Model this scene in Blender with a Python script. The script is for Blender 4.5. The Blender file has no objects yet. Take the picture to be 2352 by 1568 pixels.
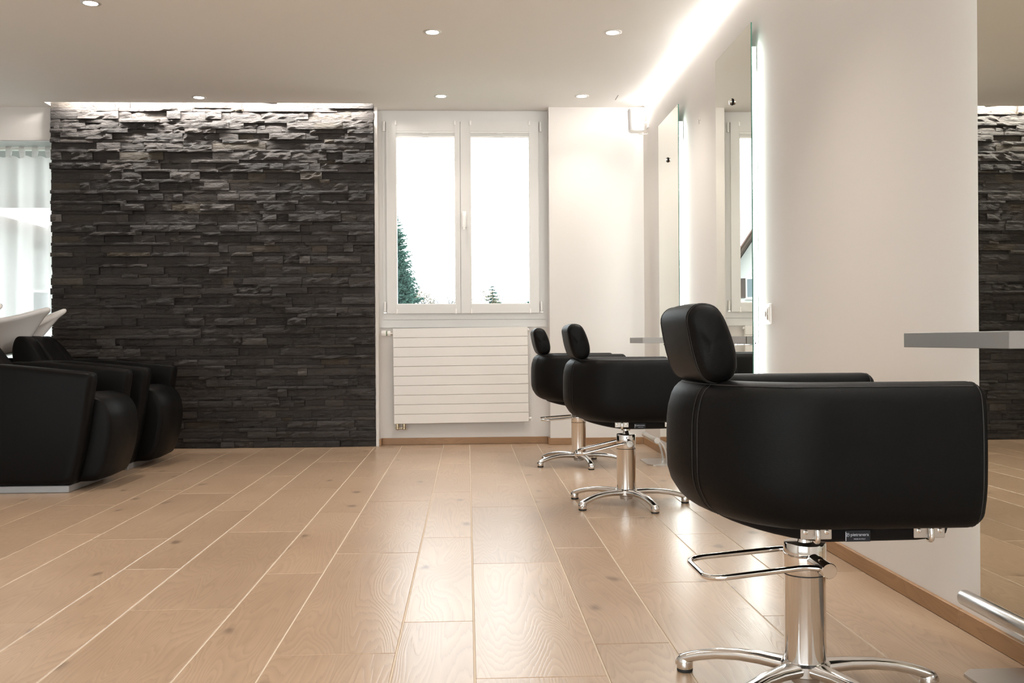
import bpy, bmesh, math, random
from mathutils import Vector, Matrix, Euler, noise
R_ = random.Random(7)
scene = bpy.context.scene
COL = scene.collection

# ------------------------------------------------------------------ camera
F_PX = 2287.0
CAM_H = 0.775
TH = math.atan(102.5 / F_PX)
ROLL = 0.0065
PITCH = -2.7 / F_PX
fw = Vector((math.sin(TH) * math.cos(PITCH), math.cos(TH) * math.cos(PITCH), math.sin(PITCH)))
rt = Vector((math.cos(TH), -math.sin(TH), 0))
up = rt.cross(fw)
rt2 = math.cos(ROLL) * rt - math.sin(ROLL) * up
up2 = math.cos(ROLL) * up + math.sin(ROLL) * rt
cd = bpy.data.cameras.new('camera')
cd.sensor_width = 36.0
cd.lens = F_PX / 2352.0 * 36.0
cd.clip_start = 0.05
cd.clip_end = 1000
cam = bpy.data.objects.new('camera', cd)
cam.matrix_world = Matrix(((rt2.x, up2.x, -fw.x, 0), (rt2.y, up2.y, -fw.y, 0), (rt2.z, up2.z, -fw.z, CAM_H), (0, 0, 0, 1)))
COL.objects.link(cam)
scene.camera = cam

# ------------------------------------------------------------------ world, exposure
SKY = 5.5
L_DOWN = 45.0       # face of the downlights
W_SPOT = 54.0       # beam of the downlights
L_COVE = 84.0        # corner profile over the mirrors
L_SLOT = 560.0        # slot above the stone wall
L_BAR = 24.0          # mirror back lights
EXPO = 0.47
w = bpy.data.worlds.new('World')
scene.world = w
w.use_nodes = True
bg = w.node_tree.nodes['Background']
bg.inputs[0].default_value = (0.93, 0.97, 1.0, 1)
bg.inputs[1].default_value = SKY
vs = scene.view_settings
vs.view_transform = 'Standard'
vs.look = 'None'
vs.exposure = EXPO
vs.gamma = 1.0
vs.use_curve_mapping = False

# ------------------------------------------------------------------ helpers
def tag(o, label=None, cat=None, group=None, kind=None):
    if label: o['label'] = label
    if cat: o['category'] = cat
    if group: o['group'] = group
    if kind: o['kind'] = kind
    return o

def link(name, me, parent=None):
    o = bpy.data.objects.new(name, me)
    COL.objects.link(o)
    if parent: o.parent = parent
    return o

def thing(name, loc, label, cat, group=None, rz=0.0):
    o = bpy.data.objects.new(name, None)
    COL.objects.link(o)
    o.location = loc
    o.rotation_euler = (0, 0, rz)
    o.empty_display_size = .1
    return tag(o, label, cat, group)

def mesh(name, verts, faces, mat, smooth=False, auto=None):
    me = bpy.data.meshes.new(name)
    me.from_pydata([tuple(v) for v in verts], [], faces)
    if isinstance(mat, (list, tuple)):
        for m in mat: me.materials.append(m)
    elif mat: me.materials.append(mat)
    bm = bmesh.new(); bm.from_mesh(me)
    bmesh.ops.recalc_face_normals(bm, faces=bm.faces)
    bm.to_mesh(me); bm.free()
    if smooth:
        me.shade_smooth()
        if auto: me.set_sharp_from_angle(angle=math.radians(auto))
    me.update()
    return me

def mk(name, verts, faces, mat, parent=None, smooth=False, auto=None):
    return link(name, mesh(name, verts, faces, mat, smooth, auto), parent)

def box_data(x0, x1, y0, y1, z0, z1):
    v = [(x0, y0, z0), (x1, y0, z0), (x1, y1, z0), (x0, y1, z0), (x0, y0, z1), (x1, y0, z1), (x1, y1, z1), (x0, y1, z1)]
    f = [(0, 3, 2, 1), (4, 5, 6, 7), (0, 1, 5, 4), (1, 2, 6, 5), (2, 3, 7, 6), (3, 0, 4, 7)]
    return v, f

def boxes(name, lst, mat, parent=None):
    V, Fc = [], []
    for b in lst:
        v, f = box_data(*b)
        n = len(V); V += v; Fc += [tuple(i + n for i in q) for q in f]
    return mk(name, V, Fc, mat, parent)

def box_mesh(name, b, mat, bev=0.0, seg=2):
    v, f = box_data(*b)
    me = bpy.data.meshes.new(name)
    me.from_pydata(v, [], f)
    me.materials.append(mat)
    bm = bmesh.new(); bm.from_mesh(me)
    bmesh.ops.recalc_face_normals(bm, faces=bm.faces)
    if bev > 0:
        bmesh.ops.bevel(bm, geom=list(bm.edges), offset=bev, segments=seg, profile=.5, affect='EDGES')
    bm.to_mesh(me); bm.free()
    if bev > 0 and seg > 2:
        me.shade_smooth(); me.set_sharp_from_angle(angle=math.radians(40))
    return me

def bx(name, b, mat, parent=None, bev=0.0, seg=2):
    return link(name, box_mesh(name, b, mat, bev, seg), parent)

def rings_data(rings, closed_ring=True, caps=True, loop=False):
    V, Fc = [], []
    n = len(rings[0])
    for r in rings: V += list(r)
    m = len(rings)
    for i in range(m if loop else m - 1):
        a, b = i * n, ((i + 1) % m) * n
        for j in range(n if closed_ring else n - 1):
            k = (j + 1) % n
            Fc.append((a + j, a + k, b + k, b + j))
    if caps and not loop:
        Fc.append(tuple(range(n - 1, -1, -1)))
        Fc.append(tuple(range((m - 1) * n, m * n)))
    return V, Fc

def tube_data(pts, r, n=10, loop=False, caps=True):
    pts = [Vector(p) for p in pts]
    m = len(pts)
    rr = r if isinstance(r, (list, tuple)) else [r] * m
    rings = []
    prev = None
    for i, p in enumerate(pts):
        a = pts[(i - 1) % m] if (loop or i > 0) else pts[0]
        b = pts[(i + 1) % m] if (loop or i < m - 1) else pts[-1]
        t = (b - a).normalized()
        if prev is None:
            u = t.orthogonal().normalized()
        else:
            u = (prev - t * prev.dot(t)).normalized()
        prev = u
        w_ = t.cross(u)
        rings.append([p + (u * math.cos(2 * math.pi * k / n) + w_ * math.sin(2 * math.pi * k / n)) * rr[i] for k in range(n)])
    return rings_data(rings, True, caps, loop)

def tube(name, pts, r, mat, parent=None, n=10, loop=False):
    v, f = tube_data(pts, r, n, loop)
    return mk(name, v, f, mat, parent, True, 50)

def lathe_data(prof, n=24, M=None):
    rings = []
    for r, z in prof:
        rings.append([Vector((max(r, 1e-4) * math.cos(2 * math.pi * k / n), max(r, 1e-4) * math.sin(2 * math.pi * k / n), z)) for k in range(n)])
    v, f = rings_data(rings)
    if M: v = [M @ p for p in v]
    return v, f

def lathe(name, prof, mat, parent=None, n=24, M=None, auto=35):
    v, f = lathe_data(prof, n, M)
    return mk(name, v, f, mat, parent, True, auto)

def merge(*ds):
    V, Fc = [], []
    for v, f in ds:
        n = len(V); V += list(v); Fc += [tuple(i + n for i in q) for q in f]
    return V, Fc

def MT(loc, rot=(0, 0, 0)):
    return Matrix.Translation(loc) @ Euler(rot).to_matrix().to_4x4()

def fillet(pts, r, n=5, loop=False):
    """round the corners of a polyline"""
    pts = [Vector(p) for p in pts]
    out = []
    m = len(pts)
    for i, p in enumerate(pts):
        if not loop and i in (0, m - 1):
            out.append(p); continue
        a, b = pts[(i - 1) % m], pts[(i + 1) % m]
        ra = min(r, (a - p).length * .49); rb = min(r, (b - p).length * .49)
        pa = p + (a - p).normalized() * ra; pb = p + (b - p).normalized() * rb
        for k in range(n + 1):
            t = k / n
            out.append(pa * (1 - t) ** 2 + p * 2 * t * (1 - t) + pb * t * t)
    return out

def copy_tree(o, parent=None):
    c = o.copy(); COL.objects.link(c)
    c.parent = parent
    for ch in o.children: copy_tree(ch, c)
    return c

# ------------------------------------------------------------------ materials
def new_mat(name):
    m = bpy.data.materials.new(name); m.use_nodes = True
    nt = m.node_tree
    return m, nt, nt.nodes['Principled BSDF']

def N(nt, t, **kw):
    n = nt.nodes.new(t)
    for k, v in kw.items():
        if k in n.inputs: n.inputs[k].default_value = v
        else: setattr(n, k, v)
    return n

def plain(name, col, rough=.5, metal=0.0, spec=.5, bump=None, bscale=200, noisecol=0.0):
    m, nt, b = new_mat(name)
    b.inputs['Base Color'].default_value = (*col, 1)
    b.inputs['Roughness'].default_value = rough
    b.inputs['Metallic'].default_value = metal
    b.inputs['Specular IOR Level'].default_value = spec
    if bump or noisecol:
        tc = N(nt, 'ShaderNodeTexCoord')
        nz = N(nt, 'ShaderNodeTexNoise'); nz.inputs['Scale'].default_value = bscale; nz.inputs['Detail'].default_value = 4
        nt.links.new(tc.outputs['Object'], nz.inputs['Vector'])
        if bump:
            bp = N(nt, 'ShaderNodeBump'); bp.inputs['Strength'].default_value = bump; bp.inputs['Distance'].default_value = .002
            nt.links.new(nz.outputs['Fac'], bp.inputs['Height'])
            nt.links.new(bp.outputs['Normal'], b.inputs['Normal'])
        if noisecol:
            n2 = N(nt, 'ShaderNodeTexNoise'); n2.inputs['Scale'].default_value = 1.3; n2.inputs['Detail'].default_value = 3
            nt.links.new(tc.outputs['Object'], n2.inputs['Vector'])
            mx = N(nt, 'ShaderNodeMix', data_type='RGBA')
            mx.inputs['A'].default_value = (*[c * (1 - noisecol) for c in col], 1)
            mx.inputs['B'].default_value = (*[min(1, c * (1 + noisecol)) for c in col], 1)
            nt.links.new(n2.outputs['Fac'], mx.inputs['Factor'])
            nt.links.new(mx.outputs['Result'], b.inputs['Base Color'])
    return m

def emit(name, col, s):
    m, nt, b = new_mat(name)
    nt.nodes.remove(b)
    e = N(nt, 'ShaderNodeEmission'); e.inputs[0].default_value = (*col, 1); e.inputs[1].default_value = s
    nt.links.new(e.outputs[0], nt.nodes['Material Output'].inputs[0])
    return m

def wood_mat(name, c1, c2, c3, rough, along=1, scale=1.0, knots=True, bump=.25):
    """oak: grain runs along axis `along`; every object is offset by its own random value"""
    m, nt, b = new_mat(name)
    L = nt.links.new
    tc = N(nt, 'ShaderNodeTexCoord'); oi = N(nt, 'ShaderNodeObjectInfo')
    wn = N(nt, 'ShaderNodeTexWhiteNoise', noise_dimensions='1D'); L(oi.outputs['Random'], wn.inputs['W'])
    sc = N(nt, 'ShaderNodeVectorMath', operation='SCALE'); L(wn.outputs['Color'], sc.inputs[0]); sc.inputs['Scale'].default_value = 37.0
    ad = N(nt, 'ShaderNodeVectorMath', operation='ADD'); L(tc.outputs['Object'], ad.inputs[0]); L(sc.outputs[0], ad.inputs[1])
    mp = N(nt, 'ShaderNodeMapping')
    s = [6.0 * scale] * 3; s[along] = .75 * scale
    mp.inputs['Scale'].default_value = s
    L(ad.outputs[0], mp.inputs[0])
    # broad contour used as rings
    n1 = N(nt, 'ShaderNodeTexNoise'); n1.inputs['Scale'].default_value = 1.0; n1.inputs['Detail'].default_value = 2.0; n1.inputs['Roughness'].default_value = .45; n1.inputs['Distortion'].default_value = .4
    L(mp.outputs[0], n1.inputs['Vector'])
    mu = N(nt, 'ShaderNodeMath', operation='MULTIPLY'); L(n1.outputs['Fac'], mu.inputs[0]); mu.inputs[1].default_value = 38.0
    # fine fibre
    mp2 = N(nt, 'ShaderNodeMapping'); s2 = [120.0] * 3; s2[along] = 4.0; mp2.inputs['Scale'].default_value = s2
    L(ad.outputs[0], mp2.inputs[0])
    n2 = N(nt, 'ShaderNodeTexNoise'); n2.inputs['Scale'].default_value = 1.0; n2.inputs['Detail'].default_value = 4.0
    L(mp2.outputs[0], n2.inputs['Vector'])
    a2 = N(nt, 'ShaderNodeMath', operation='MULTIPLY_ADD'); L(n2.outputs['Fac'], a2.inputs[0]); a2.inputs[1].default_value = .9; L(mu.outputs[0], a2.inputs[2])
    fr = N(nt, 'ShaderNodeMath', operation='FRACT'); L(a2.outputs[0], fr.inputs[0])
    rp = N(nt, 'ShaderNodeValToRGB')
    e = rp.color_ramp.elements
    e[0].position = 0.0; e[0].color = (1, 1, 1, 1)
    e[1].position = 1.0; e[1].color = (.55, .55, .55, 1)
    q = rp.color_ramp.elements.new(.12); q.color = (.25, .25, .25, 1)
    q = rp.color_ramp.elements.new(.3); q.color = (0, 0, 0, 1)
    L(fr.outputs[0], rp.inputs[0])
    # large tonal drift
    n3 = N(nt, 'ShaderNodeTexNoise'); n3.inputs['Scale'].default_value = 2.2; n3.inputs['Detail'].default_value = 3.0
    L(ad.outputs[0], n3.inputs['Vector'])
    mixA = N(nt, 'ShaderNodeMix', data_type='RGBA'); mixA.inputs['A'].default_value = (*c1, 1); mixA.inputs['B'].default_value = (*c2, 1)
    mr = N(nt, 'ShaderNodeMapRange'); mr.inputs['From Min'].default_value = .35; mr.inputs['From Max'].default_value = .65
    L(n3.outputs['Fac'], mr.inputs['Value']); L(mr.outputs[0], mixA.inputs['Factor'])
    mixB = N(nt, 'ShaderNodeMix', data_type='RGBA'); mixB.inputs['B'].default_value = (*c3, 1)
    L(mixA.outputs['Result'], mixB.inputs['A'])
    g = N(nt, 'ShaderNodeMath', operation='MULTIPLY'); L(rp.outputs[0], g.inputs[0]); g.inputs[1].default_value = .62
    L(g.outputs[0], mixB.inputs['Factor'])
    colout = mixB.outputs['Result']
    if knots:
        mp3 = N(nt, 'ShaderNodeMapping'); s3 = [3.0] * 3; s3[along] = 1.6; s3[2] = .01; mp3.inputs['Scale'].default_value = s3
        n4 = N(nt, 'ShaderNodeTexNoise'); n4.inputs['Scale'].default_value = 14.0; n4.inputs['Detail'].default_value = 3
        L(ad.outputs[0], n4.inputs['Vector'])
        sb = N(nt, 'ShaderNodeVectorMath', operation='MULTIPLY_ADD'); L(n4.outputs['Color'], sb.inputs[0]); sb.inputs[1].default_value = (.05, .05, 0); L(ad.outputs[0], sb.inputs[2])
        L(sb.outputs[0], mp3.inputs[0])
        vo = N(nt, 'ShaderNodeTexVoronoi', voronoi_dimensions='2D'); vo.inputs['Scale'].default_value = 1.0; vo.inputs['Randomness'].default_value = 1.0
        L(mp3.outputs[0], vo.inputs['Vector'])
        wn2 = N(nt, 'ShaderNodeSeparateColor'); L(vo.outputs['Color'], wn2.inputs[0])
        gt = N(nt, 'ShaderNodeMath', operation='GREATER_THAN'); L(wn2.outputs[0], gt.inputs[0]); gt.inputs[1].default_value = .30
        kr = N(nt, 'ShaderNodeMapRange', interpolation_type='SMOOTHSTEP'); kr.inputs['From Min'].default_value = .012; kr.inputs['From Max'].default_value = .11; kr.inputs['To Min'].default_value = .8; kr.inputs['To Max'].default_value = 0.0
        L(vo.outputs['Distance'], kr.inputs['Value'])
        km = N(nt, 'ShaderNodeMath', operation='MULTIPLY'); L(kr.outputs[0], km.inputs[0]); L(gt.outputs[0], km.inputs[1])
        km2 = N(nt, 'ShaderNodeMath', operation='POWER'); L(km.outputs[0], km2.inputs[0]); km2.inputs[1].default_value = 2.0
        mixC = N(nt, 'ShaderNodeMix', data_type='RGBA'); L(colout, mixC.inputs['A']); mixC.inputs['B'].default_value = (c3[0] * .45, c3[1] * .45, c3[2] * .5, 1)
        L(km2.outputs[0], mixC.inputs['Factor'])
        colout = mixC.outputs['Result']
    hv = N(nt, 'ShaderNodeHueSaturation')
    vr = N(nt, 'ShaderNodeMapRange'); vr.inputs['To Min'].default_value = .93; vr.inputs['To Max'].default_value = 1.06
    L(oi.outputs['Random'], vr.inputs['Value']); L(vr.outputs[0], hv.inputs['Value'])
    L(colout, hv.inputs['Color'])
    L(hv.outputs[0], b.inputs['Base Color'])
    b.inputs['Roughness'].default_value = rough
    if bump:
        bp = N(nt, 'ShaderNodeBump'); bp.inputs['Strength'].default_value = bump; bp.inputs['Distance'].default_value = .0012
        iv = N(nt, 'ShaderNodeMath', operation='SUBTRACT'); iv.inputs[0].default_value = 1.0; L(rp.outputs[0], iv.inputs[1])
        L(iv.outputs[0], bp.inputs['Height']); L(bp.outputs['Normal'], b.inputs['Normal'])
    return m

def leather_mat(name, col):
    m, nt, b = new_mat(name)
    L = nt.links.new
    tc = N(nt, 'ShaderNodeTexCoord')
    vo = N(nt, 'ShaderNodeTexVoronoi', feature='DISTANCE_TO_EDGE'); vo.inputs['Scale'].default_value = 320
    nz = N(nt, 'ShaderNodeTexNoise'); nz.inputs['Scale'].default_value = 90
    L(tc.outputs['Object'], nz.inputs['Vector'])
    mx = N(nt, 'ShaderNodeVectorMath', operation='MULTIPLY_ADD'); L(nz.outputs['Color'], mx.inputs[0]); mx.inputs[1].default_value = (.004, .004, .004); L(tc.outputs['Object'], mx.inputs[2])
    L(mx.outputs[0], vo.inputs['Vector'])
    mr = N(nt, 'ShaderNodeMapRange', interpolation_type='SMOOTHSTEP'); mr.inputs['From Max'].default_value = .22
    L(vo.outputs['Distance'], mr.inputs['Value'])
    bp = N(nt, 'ShaderNodeBump'); bp.inputs['Strength'].default_value = .22; bp.inputs['Distance'].default_value = .0008
    L(mr.outputs[0], bp.inputs['Height']); L(bp.outputs['Normal'], b.inputs['Normal'])
    b.inputs['Base Color'].default_value = (*col, 1)
    b.inputs['Roughness'].default_value = .5
    b.inputs['Specular IOR Level'].default_value = .11
    return m

def stone_mat():
    m, nt, b = new_mat('slate')
    L = nt.links.new
    tc = N(nt, 'ShaderNodeTexCoord'); ge = N(nt, 'ShaderNodeNewGeometry'); oi = N(nt, 'ShaderNodeObjectInfo')
    ad0 = N(nt, 'ShaderNodeMath', operation='ADD'); L(ge.outputs['Random Per Island'], ad0.inputs[0]); L(oi.outputs['Random'], ad0.inputs[1])
    wn = N(nt, 'ShaderNodeTexWhiteNoise', noise_dimensions='1D'); L(ad0.outputs[0], wn.inputs['W'])
    rp = N(nt, 'ShaderNodeValToRGB')
    e = rp.color_ramp.elements
    e[0].position = 0; e[0].color = (.020, .0162, .0146, 1)
    e[1].position = 1; e[1].color = (.070, .058, .051, 1)
    for p, c in ((.3, (.028, .0228, .0205, 1)), (.6, (.036, .0296, .0266, 1)), (.86, (.047, .0385, .0345, 1)), (.92, (.058, .045, .030, 1)), (.96, (.038, .0315, .0290, 1))):
        q = rp.color_ramp.elements.new(p); q.color = c
    L(wn.outputs['Value'], rp.inputs[0])
    # cleft relief: ridged noise on slanted coordinates, different slant by island
    sc = N(nt, 'ShaderNodeVectorMath', operation='SCALE'); L(wn.outputs['Color'], sc.inputs[0]); sc.inputs['Scale'].default_value = 23.0
    ad = N(nt, 'ShaderNodeVectorMath', operation='ADD'); L(tc.outputs['Object'], ad.inputs[0]); L(sc.outputs[0], ad.inputs[1])
    mp = N(nt, 'ShaderNodeMapping'); mp.inputs['Rotation'].default_value = (0, .5, 0); mp.inputs['Scale'].default_value = (22, 30, 70)
    L(ad.outputs[0], mp.inputs[0])
    n1 = N(nt, 'ShaderNodeTexNoise'); n1.inputs['Scale'].default_value = 1.0; n1.inputs['Detail'].default_value = 8; n1.inputs['Roughness'].default_value = .68; n1.inputs['Distortion'].default_value = .6
    L(mp.outputs[0], n1.inputs['Vector'])
    bp = N(nt, 'ShaderNodeBump'); bp.inputs['Strength'].default_value = 1.0; bp.inputs['Distance'].default_value = .011
    L(n1.outputs['Fac'], bp.inputs['Height']); L(bp.outputs['Normal'], b.inputs['Normal'])
    # ridge highlights painted into the colour as pale streaks
    n2 = N(nt, 'ShaderNodeTexNoise'); n2.inputs['Scale'].default_value = 1.3; n2.inputs['Detail'].default_value = 6; n2.inputs['Roughness'].default_value = .7; n2.inputs['Distortion'].default_value = 1.2
    L(mp.outputs[0], n2.inputs['Vector'])
    mr = N(nt, 'ShaderNodeMapRange', interpolation_type='SMOOTHSTEP'); mr.inputs['From Min'].default_value = .55; mr.inputs['From Max'].default_value = .75; mr.inputs['To Max'].default_value = .6
    L(n2.outputs['Fac'], mr.inputs['Value'])
    mx = N(nt, 'ShaderNodeMix', data_type='RGBA'); L(rp.outputs[0], mx.inputs['A']); mx.inputs['B'].default_value = (.12, .108, .10, 1); L(mr.outputs[0], mx.inputs['Factor'])
    L(mx.outputs['Result'], b.inputs['Base Color'])
    b.inputs['Roughness'].default_value = .55
    b.inputs['Specular IOR Level'].default_value = .45
    return m

def thin_glass(name, tint=(1, 1, 1), refl=.06):
    m, nt, b = new_mat(name)
    nt.nodes.remove(b)
    t = N(nt, 'ShaderNodeBsdfTransparent'); t.inputs[0].default_value = (*tint, 1)
    g = N(nt, 'ShaderNodeBsdfGlossy'); g.inputs['Roughness'].default_value = .02
    fr = N(nt, 'ShaderNodeFresnel'); fr.inputs[0].default_value = 1.10
    mx = N(nt, 'ShaderNodeMixShader')
    nt.links.new(fr.outputs[0], mx.inputs[0]); nt.links.new(t.outputs[0], mx.inputs[1]); nt.links.new(g.outputs[0], mx.inputs[2])
    nt.links.new(mx.outputs[0], nt.nodes['Material Output'].inputs[0])
    return m

def sheer_mat():
    m, nt, b = new_mat('sheer_fabric')
    nt.nodes.remove(b)
    t = N(nt, 'ShaderNodeBsdfTransparent'); t.inputs[0].default_value = (.60, .61, .61, 1)
    d = N(nt, 'ShaderNodeBsdfDiffuse'); d.inputs[0].default_value = (.86, .84, .82, 1)
    tr = N(nt, 'ShaderNodeBsdfTranslucent'); tr.inputs[0].default_value = (.86, .84, .82, 1)
    m1 = N(nt, 'ShaderNodeMixShader'); m1.inputs[0].default_value = .5
    nt.links.new(d.outputs[0], m1.inputs[1]); nt.links.new(tr.outputs[0], m1.inputs[2])
    tc = N(nt, 'ShaderNodeTexCoord')
    lw = N(nt, 'ShaderNodeLayerWeight'); lw.inputs[0].default_value = .5
    mr = N(nt, 'ShaderNodeMapRange'); mr.inputs['To Min'].default_value = .66; mr.inputs['To Max'].default_value = .97
    nt.links.new(lw.outputs['Facing'], mr.inputs['Value'])
    m2 = N(nt, 'ShaderNodeMixShader'); nt.links.new(mr.outputs[0], m2.inputs[0])
    nt.links.new(t.outputs[0], m2.inputs[1]); nt.links.new(m1.outputs[0], m2.inputs[2])
    nt.links.new(m2.outputs[0], nt.nodes['Material Output'].inputs[0])
    return m

M = {}
M['wall'] = plain('wall_paint', (.70, .662, .628), .75, 0, .25, .12, 260)
M['ceiling'] = plain('ceiling_paint', (.92, .905, .885), .8, 0, .2, .08, 200)
M['white'] = plain('white_lacquer', (.69, .672, .648), .35, 0, .5)
M['whiter'] = plain('white_plastic', (.86, .84, .81), .35, 0, .5)
M['rad'] = plain('radiator_enamel', (.76, .715, .67), .3, 0, .5)
M['leather'] = leather_mat('black_leather', (.0036, .0033, .0032))
M['stitch'] = plain('black_thread', (.02, .018, .017), .55, 0, .4)
M['fabric'] = plain('black_underside', (.006, .005, .005), .8, 0, .2)
M['vinyl'] = plain('black_vinyl', (.0034, .0029, .0027), .48, 0, .11, .05, 400)
M['chrome'] = plain('chrome', (.80, .78, .76), .07, 1.0)
M['chrome2'] = plain('polished_aluminium', (.76, .745, .73), .14, 1.0)
M['steel'] = plain('brushed_steel', (.62, .60, .58), .28, 1.0, .5, .08, 500)
M['zinc'] = plain('zinc_plate', (.62, .58, .54), .35, 1.0)
M['brass'] = plain('nickel_brass', (.62, .54, .40), .25, 1.0)
M['rubber'] = plain('black_rubber', (.01, .01, .01), .6)
M['plank'] = wood_mat('oak_plank', (.405, .285, .192), (.356, .245, .161), (.24, .157, .098), .31, 1, 1.0, True, .12)
M['basewood'] = wood_mat('oak_skirting', (.37, .205, .10), (.31, .168, .078), (.20, .105, .048), .42, 0, 1.0, False, .1)
M['basewood_y'] = wood_mat('oak_skirting_y', (.37, .205, .10), (.31, .168, .078), (.20, .105, .048), .42, 1, 1.0, False, .1)
M['grout'] = plain('grout', (.52, .44, .345), .85, 0, .1)
M['slate'] = stone_mat()
M['mortar'] = plain('dark_mortar', (.012, .010, .010), .9, 0, .1)
M['mirror'] = plain('mirror_silver', (.80, .80, .735), .0, 1.0)
M['glassedge'] = plain('green_glass_edge', (.06, .16, .12), .15, 0, .6)
M['glass'] = thin_glass('window_glass', (.96, .985, .985))
M['sheer'] = sheer_mat()
M['ceramic'] = plain('white_ceramic', (.78, .755, .735), .12, 0, .6)
M['plinth'] = plain('silver_plinth', (.33, .325, .325), .45, .4)
M['shelf'] = plain('grey_laminate', (.25, .232, .22), .42, 0, .5, .05, 300, .12)
M['spk'] = plain('white_speaker', (.80, .79, .78), .45)
M['grille'] = plain('pale_grille', (.66, .65, .65), .55, 0, .4, .5, 900)
M['dark'] = plain('dark_slot', (.02, .018, .016), .7)
M['bar'] = emit('opal_light', (.93, 1.0, .97), L_BAR)
M['opal'] = plain('opal_glass', (.80, .86, .82), .3)
M['cove'] = emit('cove_led', (1.0, .965, .92), L_COVE)
M['slot'] = emit('slot_led', (1.0, .965, .91), L_SLOT)
M['down'] = emit('lamp_disc', (1.0, .93, .85), L_DOWN)
M['trim'] = plain('lamp_trim', (.72, .70, .68), .35, .3)
M['recess'] = plain('socket_recess', (.50, .40, .35), .5)  # shade of the socket recesses put into the colour of raised discs
M['label'] = plain('woven_label', (.008, .009, .014), .7)
M['print'] = plain('label_print', (.62, .64, .70), .7)
M['trv'] = plain('valve_white', (.84, .82, .79), .35)
M['green'] = plain('valve_green', (.12, .22, .10), .5)
M['needle'] = plain('spruce_needles', (.055, .105, .085), .8, 0, .1, None, 1, .35)
M['needle2'] = plain('pine_needles', (.045, .095, .085), .8, 0, .1, None, 1, .3)
M['bark'] = plain('bark', (.06, .045, .035), .8)
M['twig'] = plain('bare_twigs', (.09, .095, .10), .8)
M['leafy'] = plain('ochre_leaves', (.14, .11, .06), .8)
M['render'] = plain('house_render', (.42, .425, .42), .85)
M['tile'] = plain('roof_tile', (.13, .085, .075), .85, 0, .1, .4, 8)
M['timber'] = plain('eaves_timber', (.06, .04, .03), .8)
M['shutter'] = plain('shutter_wood', (.05, .035, .03), .8)
M['pane'] = plain('far_pane', (.10, .13, .15), .25, 0, .3)
M['concrete'] = plain('slab_concrete', (.22, .22, .22), .85)
M['grass'] = plain('lawn', (.07, .08, .05), .95)
M['alu'] = plain('pale_blue_reveal', (.70, .76, .78), .6)  # blue daylight under the lintel painted into the colour

# ------------------------------------------------------------------ structure
XW, YP, YN, HC = 1.318, 7.36, 7.485, 2.50
XL, YB = -5.6, -2.6
XS0, XS1 = -3.012, -0.680        # stone wall
YS = 7.372                       # mean stone face

st = lambda o: tag(o, kind='structure')
# floor: grout bed + planks
floor = st(boxes('floor', [(XL, XW + .1, YB, 8.0, -.06, -.0016)], M['grout']))
WIDE, NARROW, PL, J = .306, .194, 1.176, .0042
def plank_mesh(wd):
    return box_mesh('plank', (-wd / 2 + J / 2, wd / 2 - J / 2, -PL / 2 + J / 2 * .7, PL / 2 - J / 2 * .7, -.01, 0.0), M['plank'], .0012, 1)
PM = {}
known = {0: 3.46, -1: 3.93, 1: 3.70, -2: 3.66, -3: 3.36, -4: 2.93, -5: 3.46, 2: 3.15, 3: 2.75}
X0 = .0125
edges = [X0]
rows = []
x = X0
i = 0
while x < XW:
    wd = WIDE if i % 2 == 0 else NARROW
    rows.append((i, x, x + wd)); x += wd; i += 1
x = X0; i = -1
while x > -4.6:
    wd = WIDE if i % 2 == 0 else NARROW
    rows.append((i, x - wd, x)); x -= wd; i -= 1
rr = random.Random(3)
planks = []
for i, xa, xb in rows:
    j0 = known.get(i, rr.uniform(2, 4))
    xb2 = min(xb, XW - .006)
    wd = xb2 - xa
    if wd < .02: continue
    y = j0
    while y > -1.0: y -= PL
    while y < 7.5:
        ya, yb = y, y + PL
        y += PL
        far = 7.50
        if yb > far:
            ln = far - ya
            if ln < .02: continue
            me = box_mesh('plank', (-wd / 2 + J / 2, wd / 2 - J / 2, -ln / 2 + J / 2 * .7, ln / 2 - J / 2 * .7, -.01, 0.0), M['plank'], .0012, 1)
            planks.append(('plank', me, (xa + wd / 2, ya + ln / 2, 0)))
        else:
            k = round(wd, 4)
            if k not in PM: PM[k] = plank_mesh(wd)
            planks.append(('plank', PM[k], (xa + wd / 2, ya + PL / 2, 0)))
for n, me, loc in planks:
    o = link(n, me, floor); o.location = loc

# ceiling with a light slot over the stone wall; upper deck above
SLOT_Y = 7.265
st(boxes('ceiling', [(XL, XW + .02, YB, SLOT_Y, HC, HC + .05), (XL, XS0, SLOT_Y, 7.75, HC, HC + .05),
                     (XS1 + .006, XW + .02, SLOT_Y, YN + .3, HC, HC + .05), (XL, XW + .2, YB, 7.9, HC + .17, HC + .22)], M['ceiling']))
st(boxes('wall_right', [(XW, XW + .2, YB, 7.9, -.05, HC + .2)], M['wall']))
st(boxes('wall_left', [(XL - .2, XL, YB, 7.9, -.05, HC + .2)], M['wall']))
RW0, RW1, RZ0, RZ1 = -4.8, .4, .4, 2.25
st(boxes('wall_rear', [(XL - .2, RW0, YB - .2, YB, -.05, HC + .2), (RW1, XW + .2, YB - .2, YB, -.05, HC + .2), (RW0, RW1, YB - .2, YB, -.05, RZ0), (RW0, RW1, YB - .2, YB, RZ1, HC + .2)], M['wall']))
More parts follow.
